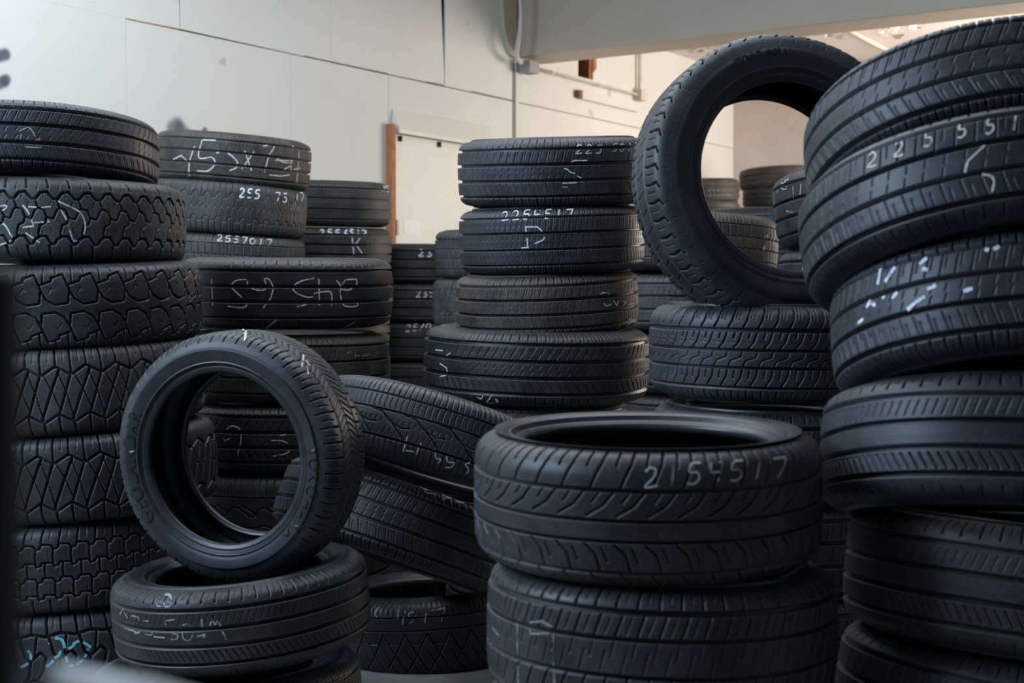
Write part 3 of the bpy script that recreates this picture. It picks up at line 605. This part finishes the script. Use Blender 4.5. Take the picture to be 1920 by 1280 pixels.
GL = {'0': [[(.5, 1), (.1, .75), (.08, .3), (.45, 0), (.85, .25), (.88, .75), (.5, 1)]], '1': [[(.5, 1), (.45, 0)]], '2': [[(.1, .8), (.4, 1), (.75, .85), (.65, .5), (.1, .02), (.95, .05)]],
 '3': [[(.1, .9), (.5, 1), (.75, .8), (.4, .55), (.8, .3), (.5, 0), (.1, .1)]], '4': [[(.2, 1), (.15, .5), (.8, .52)], [(.75, 1), (.7, 0)]], '5': [[(.9, 1), (.3, .97), (.2, .6), (.7, .55), (.85, .25), (.5, 0), (.1, .06)]],
 '6': [[(.7, 1), (.2, .5), (.25, .05), (.7, .02), (.8, .35), (.25, .42)]], '7': [[(.1, .95), (.9, 1), (.45, 0)]], '9': [[(.85, .95), (.3, 1), (.15, .65), (.7, .55), (.85, .95), (.7, 0)]],
 'X': [[(.1, 1), (.9, 0)], [(.9, 1), (.1, 0)]], 'K': [[(.2, 1), (.15, 0)], [(.85, 1), (.2, .5), (.95, 0)]], 'D': [[(.15, 1), (.2, 0)], [(0, 1), (.6, .95), (.95, .5), (.6, .05), (-.05, -.05)]], 'S': [[(.85, 1), (.25, .85), (.3, .6), (.8, .4), (.7, .1), (.05, 0)]],
 'L': [[(.2, 1), (.15, 0), (.9, .05)]], 'J': [[(.7, 1), (.65, .1), (.3, 0)]], 'W': [[(.0, .6), (.25, 0), (.5, .3), (.7, 0), (.95, 1)]], 'R': [[(.2, 0), (.2, 1), (.8, .8), (.3, .5), (.9, 0)]], '-': [[(.2, .1), (.7, .12)]], '/': [[(.8, 1), (.2, 0)]], ' ': []}
def text(p0, p1, h, s, lean=0):
    """chalk handwriting along the measured line p0 -> p1 (left ends of first and last glyph cell), height h"""
    n = len(s); out = []; ux, uy = (p1[0]-p0[0])/n, (p1[1]-p0[1])/n
    for i, ch in enumerate(s):
        for st in GL[ch]:
            j = random.uniform(-.06, .06)
            out.append([(p0[0]+ux*(i+.08+x*.72)+lean*y*h, p0[1]+uy*(i+.08+x*.72)-y*h*(1+j)) for x, y in st])
    return out
def zz(ox, oy, k, *strokes): return [[(ox+x*k, oy+y*k) for x, y in st] for st in strokes]
# ================================================================== THE TIRES
GA, GB, GC, GE, GF, GG, GH, GK, GL_, GM, GN, GO, GP, GQ, GR = (
 'all terrain tires of the tall left stack', 'tires of the middle stack', 'tires of the stack under the upright tire', 'tires of the leaning right stack', 'tires of the front middle stack',
 'tires of the front left stack', 'tires slumped between the front stacks', 'tires of the stack behind the front left tires', 'tires of the back left stack', 'tires of the stack in front of the orange door jamb',
 'tires of the stack in front of the door', 'tires of the stack half behind the middle stack', 'tires against the back wall', 'tires seen through the upright tire', 'tires behind the right stack')
def A(a, d): return a*d/F
# --- tall left stack
d = 4.4
tire('A1', 62, 290, d, A(230, d), .205, -9.5, 1.5, 'rib_wide', 'blue', group=GA, label='smooth ribbed passenger tire topping the tall left stack, above chunky all-terrain tires')
tire('A2', 108, 420, d, A(236, d), .240, -2.5, .5, 'hex', 'grey', res=.0021, sq=.8, group=GA, label='all-terrain tire with scale-like honeycomb blocks and big chalk strokes, second from top of left stack')
tire('A3', 130, 568, d, A(244, d), .245, 2, -2.3, 'claw', 'black', res=.0022, sq=.8, group=GA, label='all-terrain tire with claw-shaped blocks and a smooth centre band, third from top of left stack')
tire('A4', 135, 717, d, A(245, d), .255, 4, -4, 'cross', 'grey', res=.0022, sq=.9, group=GA, label='all-terrain tire with crossing diagonal grooves, left stack, above its near twin, behind upright tire')
tire('A5', 160, 872, d, A(244, d), .255, 6, -3.4, 'cross', 'black', res=.0022, sq=.9, group=GA, label='lower of two twin tires with crossing diagonal grooves, edge seen inside the upright front tire')
tire('A6', 142, 1030, d, A(242, d), .258, 8, -4, 'lug', 'black', res=.0022, sq=.8, group=GA, label='all-terrain tire with three rows of scalloped square lugs, second from bottom of left stack')
tire('A7', 142, 1186, d, A(242, d), .256, 10, -3.5, 'mud', 'grey', res=.0024, sq=.9, group=GA, label='mud tire splashed with cyan paint marks at the bottom of the left stack')
# --- middle stack
d = 4.94
tire('B1', 1037, 322, d, A(178, d), .228, .4, -1.3, 'rib', 'blue', sq=.75, group=GB, label='top tire of the middle stack, chalked 225 5017 with a big S')
tire('B2', 1034, 449, d, A(173, d), .225, .8, -1.8, 'rib_fine', 'blue', group=GB, label='fine ribbed tire chalked 2254517 and a large D, second from top of middle stack')
tire('B3', 1025, 564, d, A(171, d), .205, 4, -2.2, 'rib', 'brown', group=GB, label='dusty brownish tire chalked 205 at its right, third from top of middle stack')
tire('B4', 1006, 678, d, A(211, d), .245, 4.5, 1.0, 'rib_slant', 'black', group=GB, sq=.4, label='widest tire of the middle stack, lowest one in view, chalk S at its left')
# --- stack that carries the upright tire
d = 3.6
tire('C1', 1452, 655, d, A(235, d), .232, 2.6, .6, 'arc', 'blue', res=.0017, group=GC, label='tire with curved block grooves lying flat under the big upright tire')
tire('C2', 1456, 838, d, A(236, d), .22, 6, 1, 'rib_worn', 'black', group=GC, label='dark tire in the shadow below the curved-groove tire, between front middle and right stacks')
# --- leaning right stack
tire('E1', 1862, 284, 2.86, A(345, 2.86), .20, -27, -7.8, 'rib_wide', 'blue', res=.0016, group=GE, label='topmost tire of the leaning right stack, tilted back, reaching highest in the photo')
tire('E2', 1852, 428, 2.72, A(345, 2.72), .205, -20, -9.6, 'rib_worn', 'blue', res=.0016, group=GE, label='tilted tire chalked 225 55 1 and an S, second from top of leaning right stack')
tire('E3', 1892, 624, 2.68, A(327, 2.68), .215, -14.5, -5.6, 'rib', 'blue', res=.0016, group=GE, label='tire with smeared blue-white chalk scribble, third from top of leaning right stack')
tire('E4', 1877, 860, 2.65, A(333, 2.65), .225, -7.5, -.6, 'rib_half', 'blue', res=.0016, group=GE, label='tire bulging furthest left in the lower half of the right stack, fourth from top')
tire('E5', 1910, 1087, 2.65, A(321, 2.65), .225, 4, 4.0, 'rib_half', 'grey', res=.0016, group=GE, label='tire with plain straight ribs set back to the right, fifth from top of right stack')
tire('E6', 1902, 1322, 2.65, A(332, 2.65), .225, 9, 6.0, 'rib_worn', 'grey', res=.0018, group=GE, label='lowest tire of the right stack, its dusty upper shoulder at the bottom right corner')
# --- front middle stack
d = 2.57
tire('F1', 1212, 921, d, A(325, d), .232, 9.6, 0, 'sport', 'black', res=.0015, sq=.35, rbr=.73, group=GF, label='low profile tire chalked 2154517 lying open-side up, top of the front middle stack')
tire('F2', 1237, 1167, d, A(327, d), .23, 11.5, .8, 'rib_block', 'black', res=.0016, group=GF, label='sporty tire with slanted blocks directly under the low profile 2154517 tire')
# --- front left stack
d = 3.75
tire('G1', 455, 1131, d, A(239, d), .222, 12.5, -5.2, 'rib_half', 'black', res=.0018, group=GG, label='tire chalked W and 235 5017 lying under the upright tire at front left')
tire('G2', 428, 1308, d, A(252, d), .21, 14, -2, 'rib', 'grey', res=.0019, group=GG, label='bottom tire of the front left stack, sidewall peeking out left under the 235 5017 tire')
tire('SL', 452, 850, d, A(233, d), .225, 58, -104, 'chev', 'blue', res=.0018, sq=.35, rbr=.70, group='upright tires', full=True, spin=1, label='large upright tire standing on the front left stack, open centre facing the camera')
# --- slumped tires between the front stacks
tire('H1', 815, 832, 4.25, A(228, 4.25), .225, -6, 17, 'curl', 'blue', res=.0018, group=GH, label='tilted tire with curling centre grooves, chalked LJ 55, slumped against the front middle stack')
tire('H2', 742, 985, 4.25, A(228, 4.25), .215, -3, 19, 'rib', 'black', group=GH, label='tilted dark tire chalked 235 directly under the tire with curling grooves')
tire('H3', 800, 1163, 4.7, A(196, 4.7), .25, 10.5, -3, 'diamond', 'black', group=GH, label='dark tire on the floor chalked 5 4517, between the two front stacks')
# --- second row, left
d = 5.1
tire('K1', 540, 546, d, A(196, d), .240, 1.6, .2, 'rib_plain', 'black', group=GK, sq=.8, label='four-grooved tire with large upside-down chalk digits, directly behind the front left upright tire')
tire('K2', 540, 682, d, A(191, d), .235, 3.5, .5, 'rib_fine', 'brown', group=GK, label='tire directly under the one with large upside-down chalk digits, dusty shoulder showing')
tire('K3', 538, 808, d, A(193, d), .23, 5, 0, 'rib_slant', 'black', group=GK, label='chalked ribbed tire framed in the hole of the front left upright tire')
tire('K4', 540, 932, d, A(194, d), .23, 7, .6, 'wave', 'grey', group=GK, label='tire with wavy grooves low in the hole of the front left upright tire')
d = 6.9
tire('L1', 438, 303, d, A(144, d), .240, -2, 4.2, 'rib_worn', 'brown', res=.0026, group=GL_, label='tilted dusty tire with scrawled chalk 255, top of the back left stack')
tire('L2', 425, 393, d, A(149, d), .245, -1.5, 3.8, 'worn_at', 'grey', res=.0026, sq=.8, wear=.8, group=GL_, label='worn all-terrain tire neatly chalked 255 75 17, second in the back left stack')
tire('L3', 424, 485, d, A(146, d), .245, 1, 3, 'block', 'grey', res=.0026, group=GL_, label='blocky tire chalked 2557017 showing only its upper half, back left stack')
d = 7.9
tire('M1', 610, 383, d, A(123, d), .246, -1, .8, 'rib_fine', 'grey', res=.0028, group=GM, label='top tire of the stack left of the door, small chalk X at its right shoulder')
tire('M2', 612, 466, d, A(122, d), .235, 1, .8, 'rib_slant', 'grey', res=.0028, group=GM, label='tire chalked 2556517 and a K, left of the door')
d = 8.5
tire('N1', 792, 493, d, A(110, d), .228, 1, .4, 'rib', 'grey', res=.003, group=GN, label='top tire of the stack in front of the door, chalked 23')
tire('N2', 790, 566, d, A(110, d), .226, 1.5, .4, 'rib', 'grey', res=.003, group=GN, label='second tire of the stack in front of the door, chalked 235')
tire('N3', 790, 638, d, A(110, d), .224, 2, .4, 'rib_fine', 'grey', res=.003, group=GN, label='third tire of the stack in front of the door, chalked 25/')
tire('N4', 794, 710, d, A(110, d), .224, 3, .4, 'rib_fine', 'grey', res=.003, group=GN, label='lowest tire of the stack before the door, barely showing above the slumped tire')
d = 7.25
tire('O1', 947, 477, d, A(131, d), .245, 0, 0, 'block', 'grey', res=.003, sq=.8, group=GO, label='blocky tire peeking out left of the 2254517 tire of the middle stack')
tire('O2', 943, 567, d, A(132, d), .245, 1, 0, 'worn_at', 'grey', res=.003, sq=.8, group=GO, label='worn tire peeking out left of the dusty brown tire of the middle stack')
# --- seen through and behind the upright tire
tire('P1', 1315, 358, 12.0, A(71, 12), .195, -1.5, -.5, 'rib_worn', 'brown', res=.004, group=GP, label='dusty tire faintly chalked with numbers, far left through the hole of the upright tire')
tire('P2', 1313, 396, 12.0, A(73, 12), .19, -1.5, 1, 'rib', 'grey', res=.004, group=GP, label='tire under the dusty chalked one, far left through the hole of the upright tire')
tire('P3', 1460, 336, 12.4, A(73, 12.4), .185, -5, -2, 'rib_plain', 'brown', res=.004, group=GP, label='upper of two dark brown tires by the back wall, through the upright tire hole')
tire('P4', 1464, 372, 12.4, A(71, 12.4), .185, -4, 0, 'rib_plain', 'grey', res=.004, group=GP, label='lower of two dark brown tires by the back wall, through the upright tire hole')
tire('Q1', 1449, 428, 8.0, A(118, 8.0), .23, 2, 0, 'rib_worn', 'blue', res=.003, group=GQ, label='bluish tire lying behind the blocky chalked tire through the hole of the upright tire')
tire('Q2', 1303, 461, 6.15, A(154, 6.15), .245, -4, 2.4, 'block', 'brown', res=.0026, group=GQ, label='blocky tire chalked 25 at its right, lower left through the hole of the upright tire')
tire('Q3', 1303, 571, 6.15, A(155, 6.15), .24, -1, 1, 'rib', 'grey', res=.003, group=GQ, label='tire just showing under the blocky chalked tire at the bottom of the upright tire hole')
tire('R1', 1650, 380, 4.5, A(196, 4.5), .235, -6, -7, 'rib_plain', 'black', res=.0022, group=GR, label='tire chalked 25 17 at the right inside the upright tire hole, beside right stack')
tire('R2', 1655, 532, 4.5, A(193, 4.5), .225, 0, -1, 'rib_plain', 'black', res=.0022, group=GR, label='tire under the one chalked 25 17, lower right in the hole of the upright tire')
# --- the big upright tire
tire('SR', 1459, 343, 3.5, A(272, 3.5), .215, 63, 62, 'notch', 'blue', res=.0018, sq=.3, rbr=.665, group='upright tires', full=True, spin=1, label='large upright tire at centre right with a view of the back wall through its hole')

# --- the rest of each stack, down to the floor, hidden behind or below the others
def copy_tire(t, M, label, group):
    r = t.root.copy(); COL.objects.link(r); r.matrix_world = M; r['label'] = label; r['group'] = group
    for ch in t.root.children:
        if ch.name.startswith(('chalk', 'raised', 'cyan')): continue
        c = ch.copy(); COL.objects.link(c); c.parent = r
    return r
def support(key, src=None, label=None, dx=0, group=None):
    t = TIRES[key]; zb = (t.c.z-t.w/2*max(.3, t.n.z)) - (0 if t.n.z > .97 else abs(t.R*math.sqrt(max(0, 1-t.n.z**2)))*.55)
    s = TIRES[src or key]; n = max(0, int(round(zb/s.w)))
    if n == 0 or zb < .08: return
    step = zb/n
    for i in range(n):
        M = Matrix.Translation((t.c.x+dx+random.uniform(-.015, .015), t.c.y+random.uniform(-.01, .02), zb-step*(i+1))) @ Matrix.Rotation(-math.pi/2+random.uniform(-.3, .3), 4, 'Z') @ Matrix.Diagonal((1, 1, step/s.w, 1))
        copy_tire(s, M, label, group or t.root['group'])
support('B4', 'B3', 'tire low in the middle stack, hidden behind the front middle stack')
support('C2', None, 'dark tire deep in shadow under the upright tire stack, between front middle and right stacks')
support('F2', None, 'tire low in the front middle stack, below the frame')
for i in range(3):
    copy_tire(TIRES['B3'], Matrix.Translation((-.30, 5.78, .207*i)), 'dark tire lying deep in the shadow behind the slumped tires', 'tires in the shadow behind the slumped tires')
support('E6', None, 'tire at the foot of the leaning right stack, below the frame')
support('K4', 'K2', 'tire at the foot of the stack behind the front left upright tire')
support('L3', 'L1', 'tire low in the back left stack, hidden behind nearer tires')
support('M2', None, 'tire low in the stack left of the door, hidden behind nearer tires')
support('N4', None, 'tire low in the stack in front of the door, hidden behind nearer tires')
support('O2', None, 'tire low in the stack half behind the middle stack')
support('P2', None, 'tire low in the far stack by the back left corner, hidden behind nearer tires')
support('P4', None, 'tire low in the far stack against the back wall, hidden behind nearer tires')
support('Q1', None, 'tire low in the stack behind the blocky chalked tire, hidden')
support('Q3', None, 'tire low under the blocky chalked tire, in the dark gap right of the middle stack')
support('R2', None, 'tire low in the stack behind the right stack, hidden')

# ================================================================== CHALK
T = TIRES
z1 = lambda *s: zz(0, 160, .2656, *s)
chalk(T['A1'], [[(36, 246), (52, 239), (60, 245), (66, 256)], [(66, 262), (75, 262), (78, 268), (77, 276), (58, 276), (46, 275)], [(40, 252), (36, 266), (42, 273)]], CHALKF, 2.2)
chalk(T['A2'], z1([(0, 850), (40, 848), (45, 862), (15, 885)], [(0, 968), (28, 980), (52, 1010), (75, 1055), (108, 1085)], [(0, 1125), (50, 1110), (95, 1085)],
  [(160, 845), (190, 880), (206, 910)], [(206, 925), (228, 965), (240, 1000)], [(160, 1003), (240, 992)], [(228, 970), (350, 960)], [(200, 855), (280, 862), (358, 855)],
  [(402, 815), (430, 880), (470, 950), (490, 1020), (515, 1090)], [(410, 818), (540, 880), (580, 920), (600, 985), (590, 1050), (560, 1092), (515, 1098)], [(180, 1040), (280, 1110)]), CHALK, 2.8)
chalk(T['A3'], [[(361, 548), (356, 553), (353, 561), (355, 565), (359, 563), (360, 557), (355, 556)]], CHALKF, 1.8)
z7 = lambda *s: zz(0, 1100, .16667, *s)
chalk(T['A7'], z7([(615, 575), (680, 585), (710, 620), (730, 690)], [(690, 710), (660, 770), (615, 800)], [(600, 825), (545, 885), (480, 905)], [(545, 640), (580, 600)], [(770, 695), (825, 660), (830, 635), (890, 605)],
  [(935, 620), (1000, 660), (1020, 680)], [(840, 720), (760, 740), (745, 780), (755, 850)], [(770, 890), (860, 870), (935, 820)], [(995, 690), (985, 730), (950, 790)], [(310, 715), (345, 760), (340, 830), (300, 870), (230, 905)]), CYAN, 4.6, name='cyan_paint_mark', label='cyan paint strokes', deep=.012)
chalk(T['L1'], zz(280, 220, .25, [(180, 315), (240, 285), (300, 340)], [(340, 215), (300, 330), (300, 440)], [(395, 170), (370, 300), (470, 300), (490, 350), (440, 400), (360, 400)], [(400, 168), (500, 172)], [(500, 265), (580, 265), (650, 320), (660, 370), (600, 400)],
  [(715, 250), (745, 340), (765, 400)], [(785, 255), (740, 320), (690, 390)], [(850, 215), (935, 212), (895, 290), (860, 420)], [(930, 285), (960, 310), (1000, 335), (1070, 340)], [(940, 320), (1075, 325)], [(1010, 390), (1060, 360), (1060, 400)], [(1080, 390), (1130, 380)], [(1120, 250), (1115, 330), (1100, 490)],
  [(1080, 215), (1000, 220)], [(1150, 240), (1190, 245)], [(1195, 250), (1200, 420)], [(900, 430), (980, 440), (1050, 430)]), CHALK, 2.2)
chalk(T['L2'], text((447, 369), (489, 373), 17, '255', .1)+text((514, 376), (541, 380), 17, '75', .05)+text((552, 374), (570, 378), 15, '17', 0), CHALKB, 2.4)
chalk(T['L3'], text((405, 451), (512, 461), 11, '2557017', .1), CHALK, 1.8)
chalk(T['M1'], text((715, 358), (731, 360), 11, 'X5'), CHALKB, 1.8)
chalk(T['M2'], text((597, 441), (640, 442), 11, '255', .1)+text((643, 442), (687, 442), 11, '6517', .1)+[[(660, 445), (663, 476)], [(675, 446), (664, 460)], [(667, 458), (680, 477)]], CHALKB, 2.0)
z5 = lambda *s: zz(340, 460, .2344, *s)
chalk(T['K1'], z5([(243, 268), (246, 330), (252, 480)], [(522, 272), (440, 280), (398, 325), (430, 365), (485, 415)], [(515, 440), (522, 480), (480, 498), (370, 485)], [(525, 285), (540, 330), (600, 355), (660, 355), (680, 320), (665, 270), (700, 270), (735, 330)], [(735, 350), (715, 420), (655, 500)],
  [(1060, 262), (960, 285), (893, 330), (920, 380), (1000, 412), (1050, 410)], [(1040, 440), (990, 475), (925, 490)], [(1098, 265), (1102, 480)], [(1060, 385), (1130, 370), (1190, 372), (1203, 420), (1200, 490)], [(1240, 280), (1275, 325)], [(1395, 265), (1400, 310), (1340, 355), (1275, 350)], [(1310, 275), (1270, 345), (1280, 440), (1310, 485), (1400, 485), (1408, 455)], [(1310, 275), (1395, 268)],
  [(765, 595), (680, 665)], [(1390, 605), (1300, 652)]), CHALK, 2.6)
chalk(T['K2'], z5([(1270, 890), (1300, 870), (1350, 850)], [(1375, 850), (1400, 885), (1500, 875)], [(1390, 870), (1385, 900)]), CHALKF, 1.6)
z6 = lambda *s: zz(340, 740, .2344, *s)
chalk(T['K3'], z6([(340, 315), (385, 255), (440, 255), (475, 290), (478, 350), (470, 410)], [(370, 280), (395, 320)], [(460, 430), (450, 485)], [(335, 345), (350, 370), (385, 348)], [(565, 412), (630, 408)], [(790, 325), (835, 318)], [(720, 365), (800, 365), (850, 385)], [(735, 490), (820, 475), (870, 450)]), CHALK, 2.2)
z2 = lambda *s: zz(780, 230, .2396, *s)
chalk(T['B1'], text((1077, 288), (1132, 287), 16, '225', .15)+text((1146, 284), (1200, 283), 15, '5017', .1)+z2([(1340, 295), (1240, 295), (1175, 330)], [(1155, 358), (1185, 365), (1205, 385), (1245, 395)], [(1260, 415), (1305, 440), (1300, 468)], [(1145, 474), (1260, 468)], [(1145, 503), (1185, 503)]), CHALK, 2.2)
chalk(T['B2'], text((938, 413), (1078, 407), 16, '2254517', .1)+z2([(860, 815), (865, 880)], [(870, 900), (875, 980)], [(855, 815), (950, 815), (1000, 860)], [(1010, 895), (990, 920), (930, 945)], [(825, 980), (885, 975)]), CHALK, 2.6)
z3 = lambda *s: zz(780, 500, .2396, *s)
chalk(T['B3'], z3([(1440, 215), (1460, 205), (1500, 205), (1530, 235)], [(1565, 225), (1600, 235), (1655, 205)], [(1675, 195), (1715, 195)], [(1470, 285), (1490, 310), (1530, 290)], [(1545, 265), (1570, 305), (1585, 265)], [(1620, 270), (1645, 280), (1620, 300)], [(1655, 295), (1700, 285)], [(1705, 250), (1718, 275)], [(1690, 405), (1655, 415), (1680, 435), (1640, 465)]), CHALK, 2.4)
chalk(T['B4'], z3([(270, 675), (235, 695), (205, 725)], [(185, 755), (240, 790), (245, 820)], [(190, 858), (235, 850)], [(460, 1000), (520, 990), (515, 1030), (475, 1020)], [(550, 995), (600, 995), (555, 1060), (610, 1062)], [(620, 1035), (645, 1048), (625, 1060)], [(420, 985), (445, 990)], [(210, 655), (150, 650)]), CHALK, 2.4)
chalk(T['N1'], text((783, 480), (814, 481), 12, '23'), CHALKB, 2.4)
chalk(T['N2'], text((779, 557), (817, 556), 12, '235'), CHALK, 2.2)
chalk(T['N3'], text((759, 622), (809, 617), 12, '25/0', .2), CHALK, 2.0)
chalk(T['O2'], [[(829, 579), (832, 590)]], CHALKF, 2)
z8 = lambda *s: zz(600, 660, .4844, *s)
chalk(T['H1'], z8([(338, 325), (322, 385)], [(330, 380), (365, 385)], [(372, 395), (392, 350)], [(470, 387), (448, 390), (450, 410), (468, 415), (455, 430)], [(525, 403), (492, 405), (495, 425), (518, 428), (508, 445), (485, 445)], [(580, 428), (562, 435), (575, 455), (565, 472)]), CHALK, 2.6)
chalk(T['H2'], z8([(395, 495), (430, 500), (405, 540), (445, 550)], [(480, 527), (510, 525), (495, 545), (512, 560), (480, 568)], [(555, 548), (530, 550), (530, 565), (558, 570), (555, 582), (525, 580)]), CHALK, 2.4)
chalk(T['H3'], z8([(305, 995), (300, 1035), (325, 1025)], [(330, 1000), (318, 1055)], [(365, 1005), (345, 1010), (345, 1025), (368, 1030), (345, 1052)], [(412, 990), (405, 1048)], [(430, 1000), (482, 990), (468, 1045)], [(225, 990), (212, 1010), (228, 1035)]), CHALKF, 2.6)
zg = lambda *s: zz(160, 1000, .2917, *s)
chalk(T['G1'], zg([(455, 420), (468, 465), (490, 468)], [(505, 440), (520, 468), (550, 460), (555, 415), (540, 380)], [(225, 520), (245, 480), (275, 545)], [(300, 525), (345, 535), (355, 560)], [(380, 560), (410, 562)], [(575, 550), (515, 560), (522, 590)], [(625, 590), (650, 578), (690, 595)], [(748, 550), (752, 600)], [(800, 595), (815, 558), (835, 585), (850, 560), (870, 595)],
  [(250, 570), (255, 605), (300, 620), (350, 640)], [(270, 575), (245, 600)], [(350, 605), (355, 630), (320, 640)], [(395, 610), (430, 625), (430, 648), (385, 645)], [(445, 660), (515, 668)], [(560, 640), (595, 650), (590, 675), (550, 680)], [(625, 630), (632, 675), (670, 685), (690, 650)], [(720, 660), (775, 650)], [(760, 640), (765, 672)], [(880, 628), (905, 680)]), CHALKF, 2.8)
zf = lambda *s: zz(860, 740, .4218, *s)
chalk(T['F1'], text((1203, 914), (1482, 893), 38, '2154517', .05), CHALK, 3.0)
chalk(T['F2'], zf([(315, 1010), (325, 1060), (410, 1060)], [(265, 1015), (270, 1280)], [(425, 1060), (430, 1280)], [(320, 1010), (375, 1005), (420, 1030)], [(150, 1030), (180, 1070)]), CHALKF, 3.0)
ze = lambda *s: zz(1480, 20, .5314, *s)
chalk(T['E2'], sum([text((x-13, y+15), (x+13, y+11), 27, ch, .1) for ch, x, y in (('2', 1637, 299), ('2', 1686, 279), ('5', 1741, 260), ('5', 1804, 244), ('5', 1857, 237), ('1', 1903, 231))], [])+ze([(690, 475), (630, 530), (620, 570)], [(620, 570), (700, 580), (722, 600), (715, 640)]), YEL, 3.8)
zh = lambda *s: zz(1500, 380, .2813, *s)
chalk(T['E3'], zh([(545, 440), (535, 490), (525, 545)], [(640, 430), (590, 500), (575, 530)], [(555, 590), (565, 640)], [(690, 540), (660, 590), (620, 640)], [(440, 640), (510, 685)], [(480, 650), (450, 700)], [(430, 775), (385, 810)], [(880, 520), (900, 560), (850, 575)], [(835, 625), (780, 660), (720, 715)], [(870, 350), (800, 410)], [(1090, 590), (1150, 570)], [(990, 310), (975, 330)], [(1480, 420), (1430, 465)], [(1250, 300), (1240, 325)], [(1330, 290), (1290, 310)], [(815, 440), (860, 450)]), CHALKB, 7)
zq = lambda *s: zz(1290, 290, .2187, *s)
chalk(T['Q2'], zq([(640, 720), (675, 690), (680, 720)], [(640, 800), (660, 780), (650, 810), (640, 800)], [(720, 690), (705, 730), (740, 730)], [(755, 690), (760, 735)], [(720, 790), (760, 800)]), CHALK, 2.2)
chalk(T['R1'], zq([(800, 240), (830, 250), (805, 290), (850, 295)], [(870, 210), (830, 225), (860, 250), (850, 280)], [(905, 270), (910, 370)], [(960, 225), (1015, 175)], [(975, 250), (965, 360)], [(775, 260), (770, 330)], [(845, 480), (905, 495)]), CHALKF, 2.4)
chalk(T['R2'], zq([(1000, 955), (985, 975), (1000, 995)]), CHALK, 1.6)
chalk(T['P1'], text((1318, 368), (1370, 366), 11, '157516'), CHALKF, 1.2)
zs = lambda *s: zz(200, 600, .3906, *s)
chalk(T['SL'], zs([(898, 240), (932, 228)], [(915, 245), (935, 268)], [(925, 255), (965, 262)], [(612, 72), (612, 82), (650, 86), (668, 76)]), YEL, 3.4)

# raised lettering on sidewalls
def lettering(t, s, a0, q, size, h=.0011, name='raised_lettering', mat=None, sp=1.0):
    """s runs clockwise seen from the front, tops outward, first letter at local angle a0; q = place between tread edge (0) and bead (1)"""
    cu = bpy.data.curves.new('text', 'FONT'); cu.body = s; cu.size = size; cu.extrude = h; cu.space_character = sp
    o = bpy.data.objects.new('text', cu); COL.objects.link(o); bpy.context.view_layer.update()
    dg = bpy.context.evaluated_depsgraph_get(); me = bpy.data.meshes.new_from_object(o.evaluated_get(dg)); bpy.data.objects.remove(o); bpy.data.curves.remove(cu)
    r0 = t.R-q*(t.R-t.rb); sr, sz = t.side
    for v in me.vertices:
        r = r0+v.co.y-size*.35; a = a0-v.co.x/r0
        v.co = (r*math.cos(a), r*math.sin(a), float(np.interp(-r, -sr, sz))+v.co.z+t.w/2+.0014)
    me.name = name; me.materials.clear(); me.materials.append(mat or t.mat); me.flip_normals() if False else None
    o = bpy.data.objects.new(name, me); COL.objects.link(o); o.parent = t.front
    return o
def ang_at(t, px, py):
    Ml = t.M.inverted(); o = Ml @ CAM; dr = Ml.to_3x3() @ ray(px, py); k = (t.w*.97-o.z)/dr.z; p = o+dr*k; return math.atan2(p.y, p.x)
LET = plain('raised_black_rubber', (.008, .0085, .0095), .38)
lettering(T['SL'], 'YOKOHAMA', ang_at(T['SL'], 572, 838), .56, .042, mat=LET, sp=1.15)
lettering(T['SL'], 'GEOLANDAR', ang_at(T['SL'], 262, 1000), .56, .050, mat=LET, sp=1.05)
lettering(T['SR'], 'ZR17 90W', ang_at(T['SR'], 1385, 132), .48, .030, mat=LET, sp=1.1)
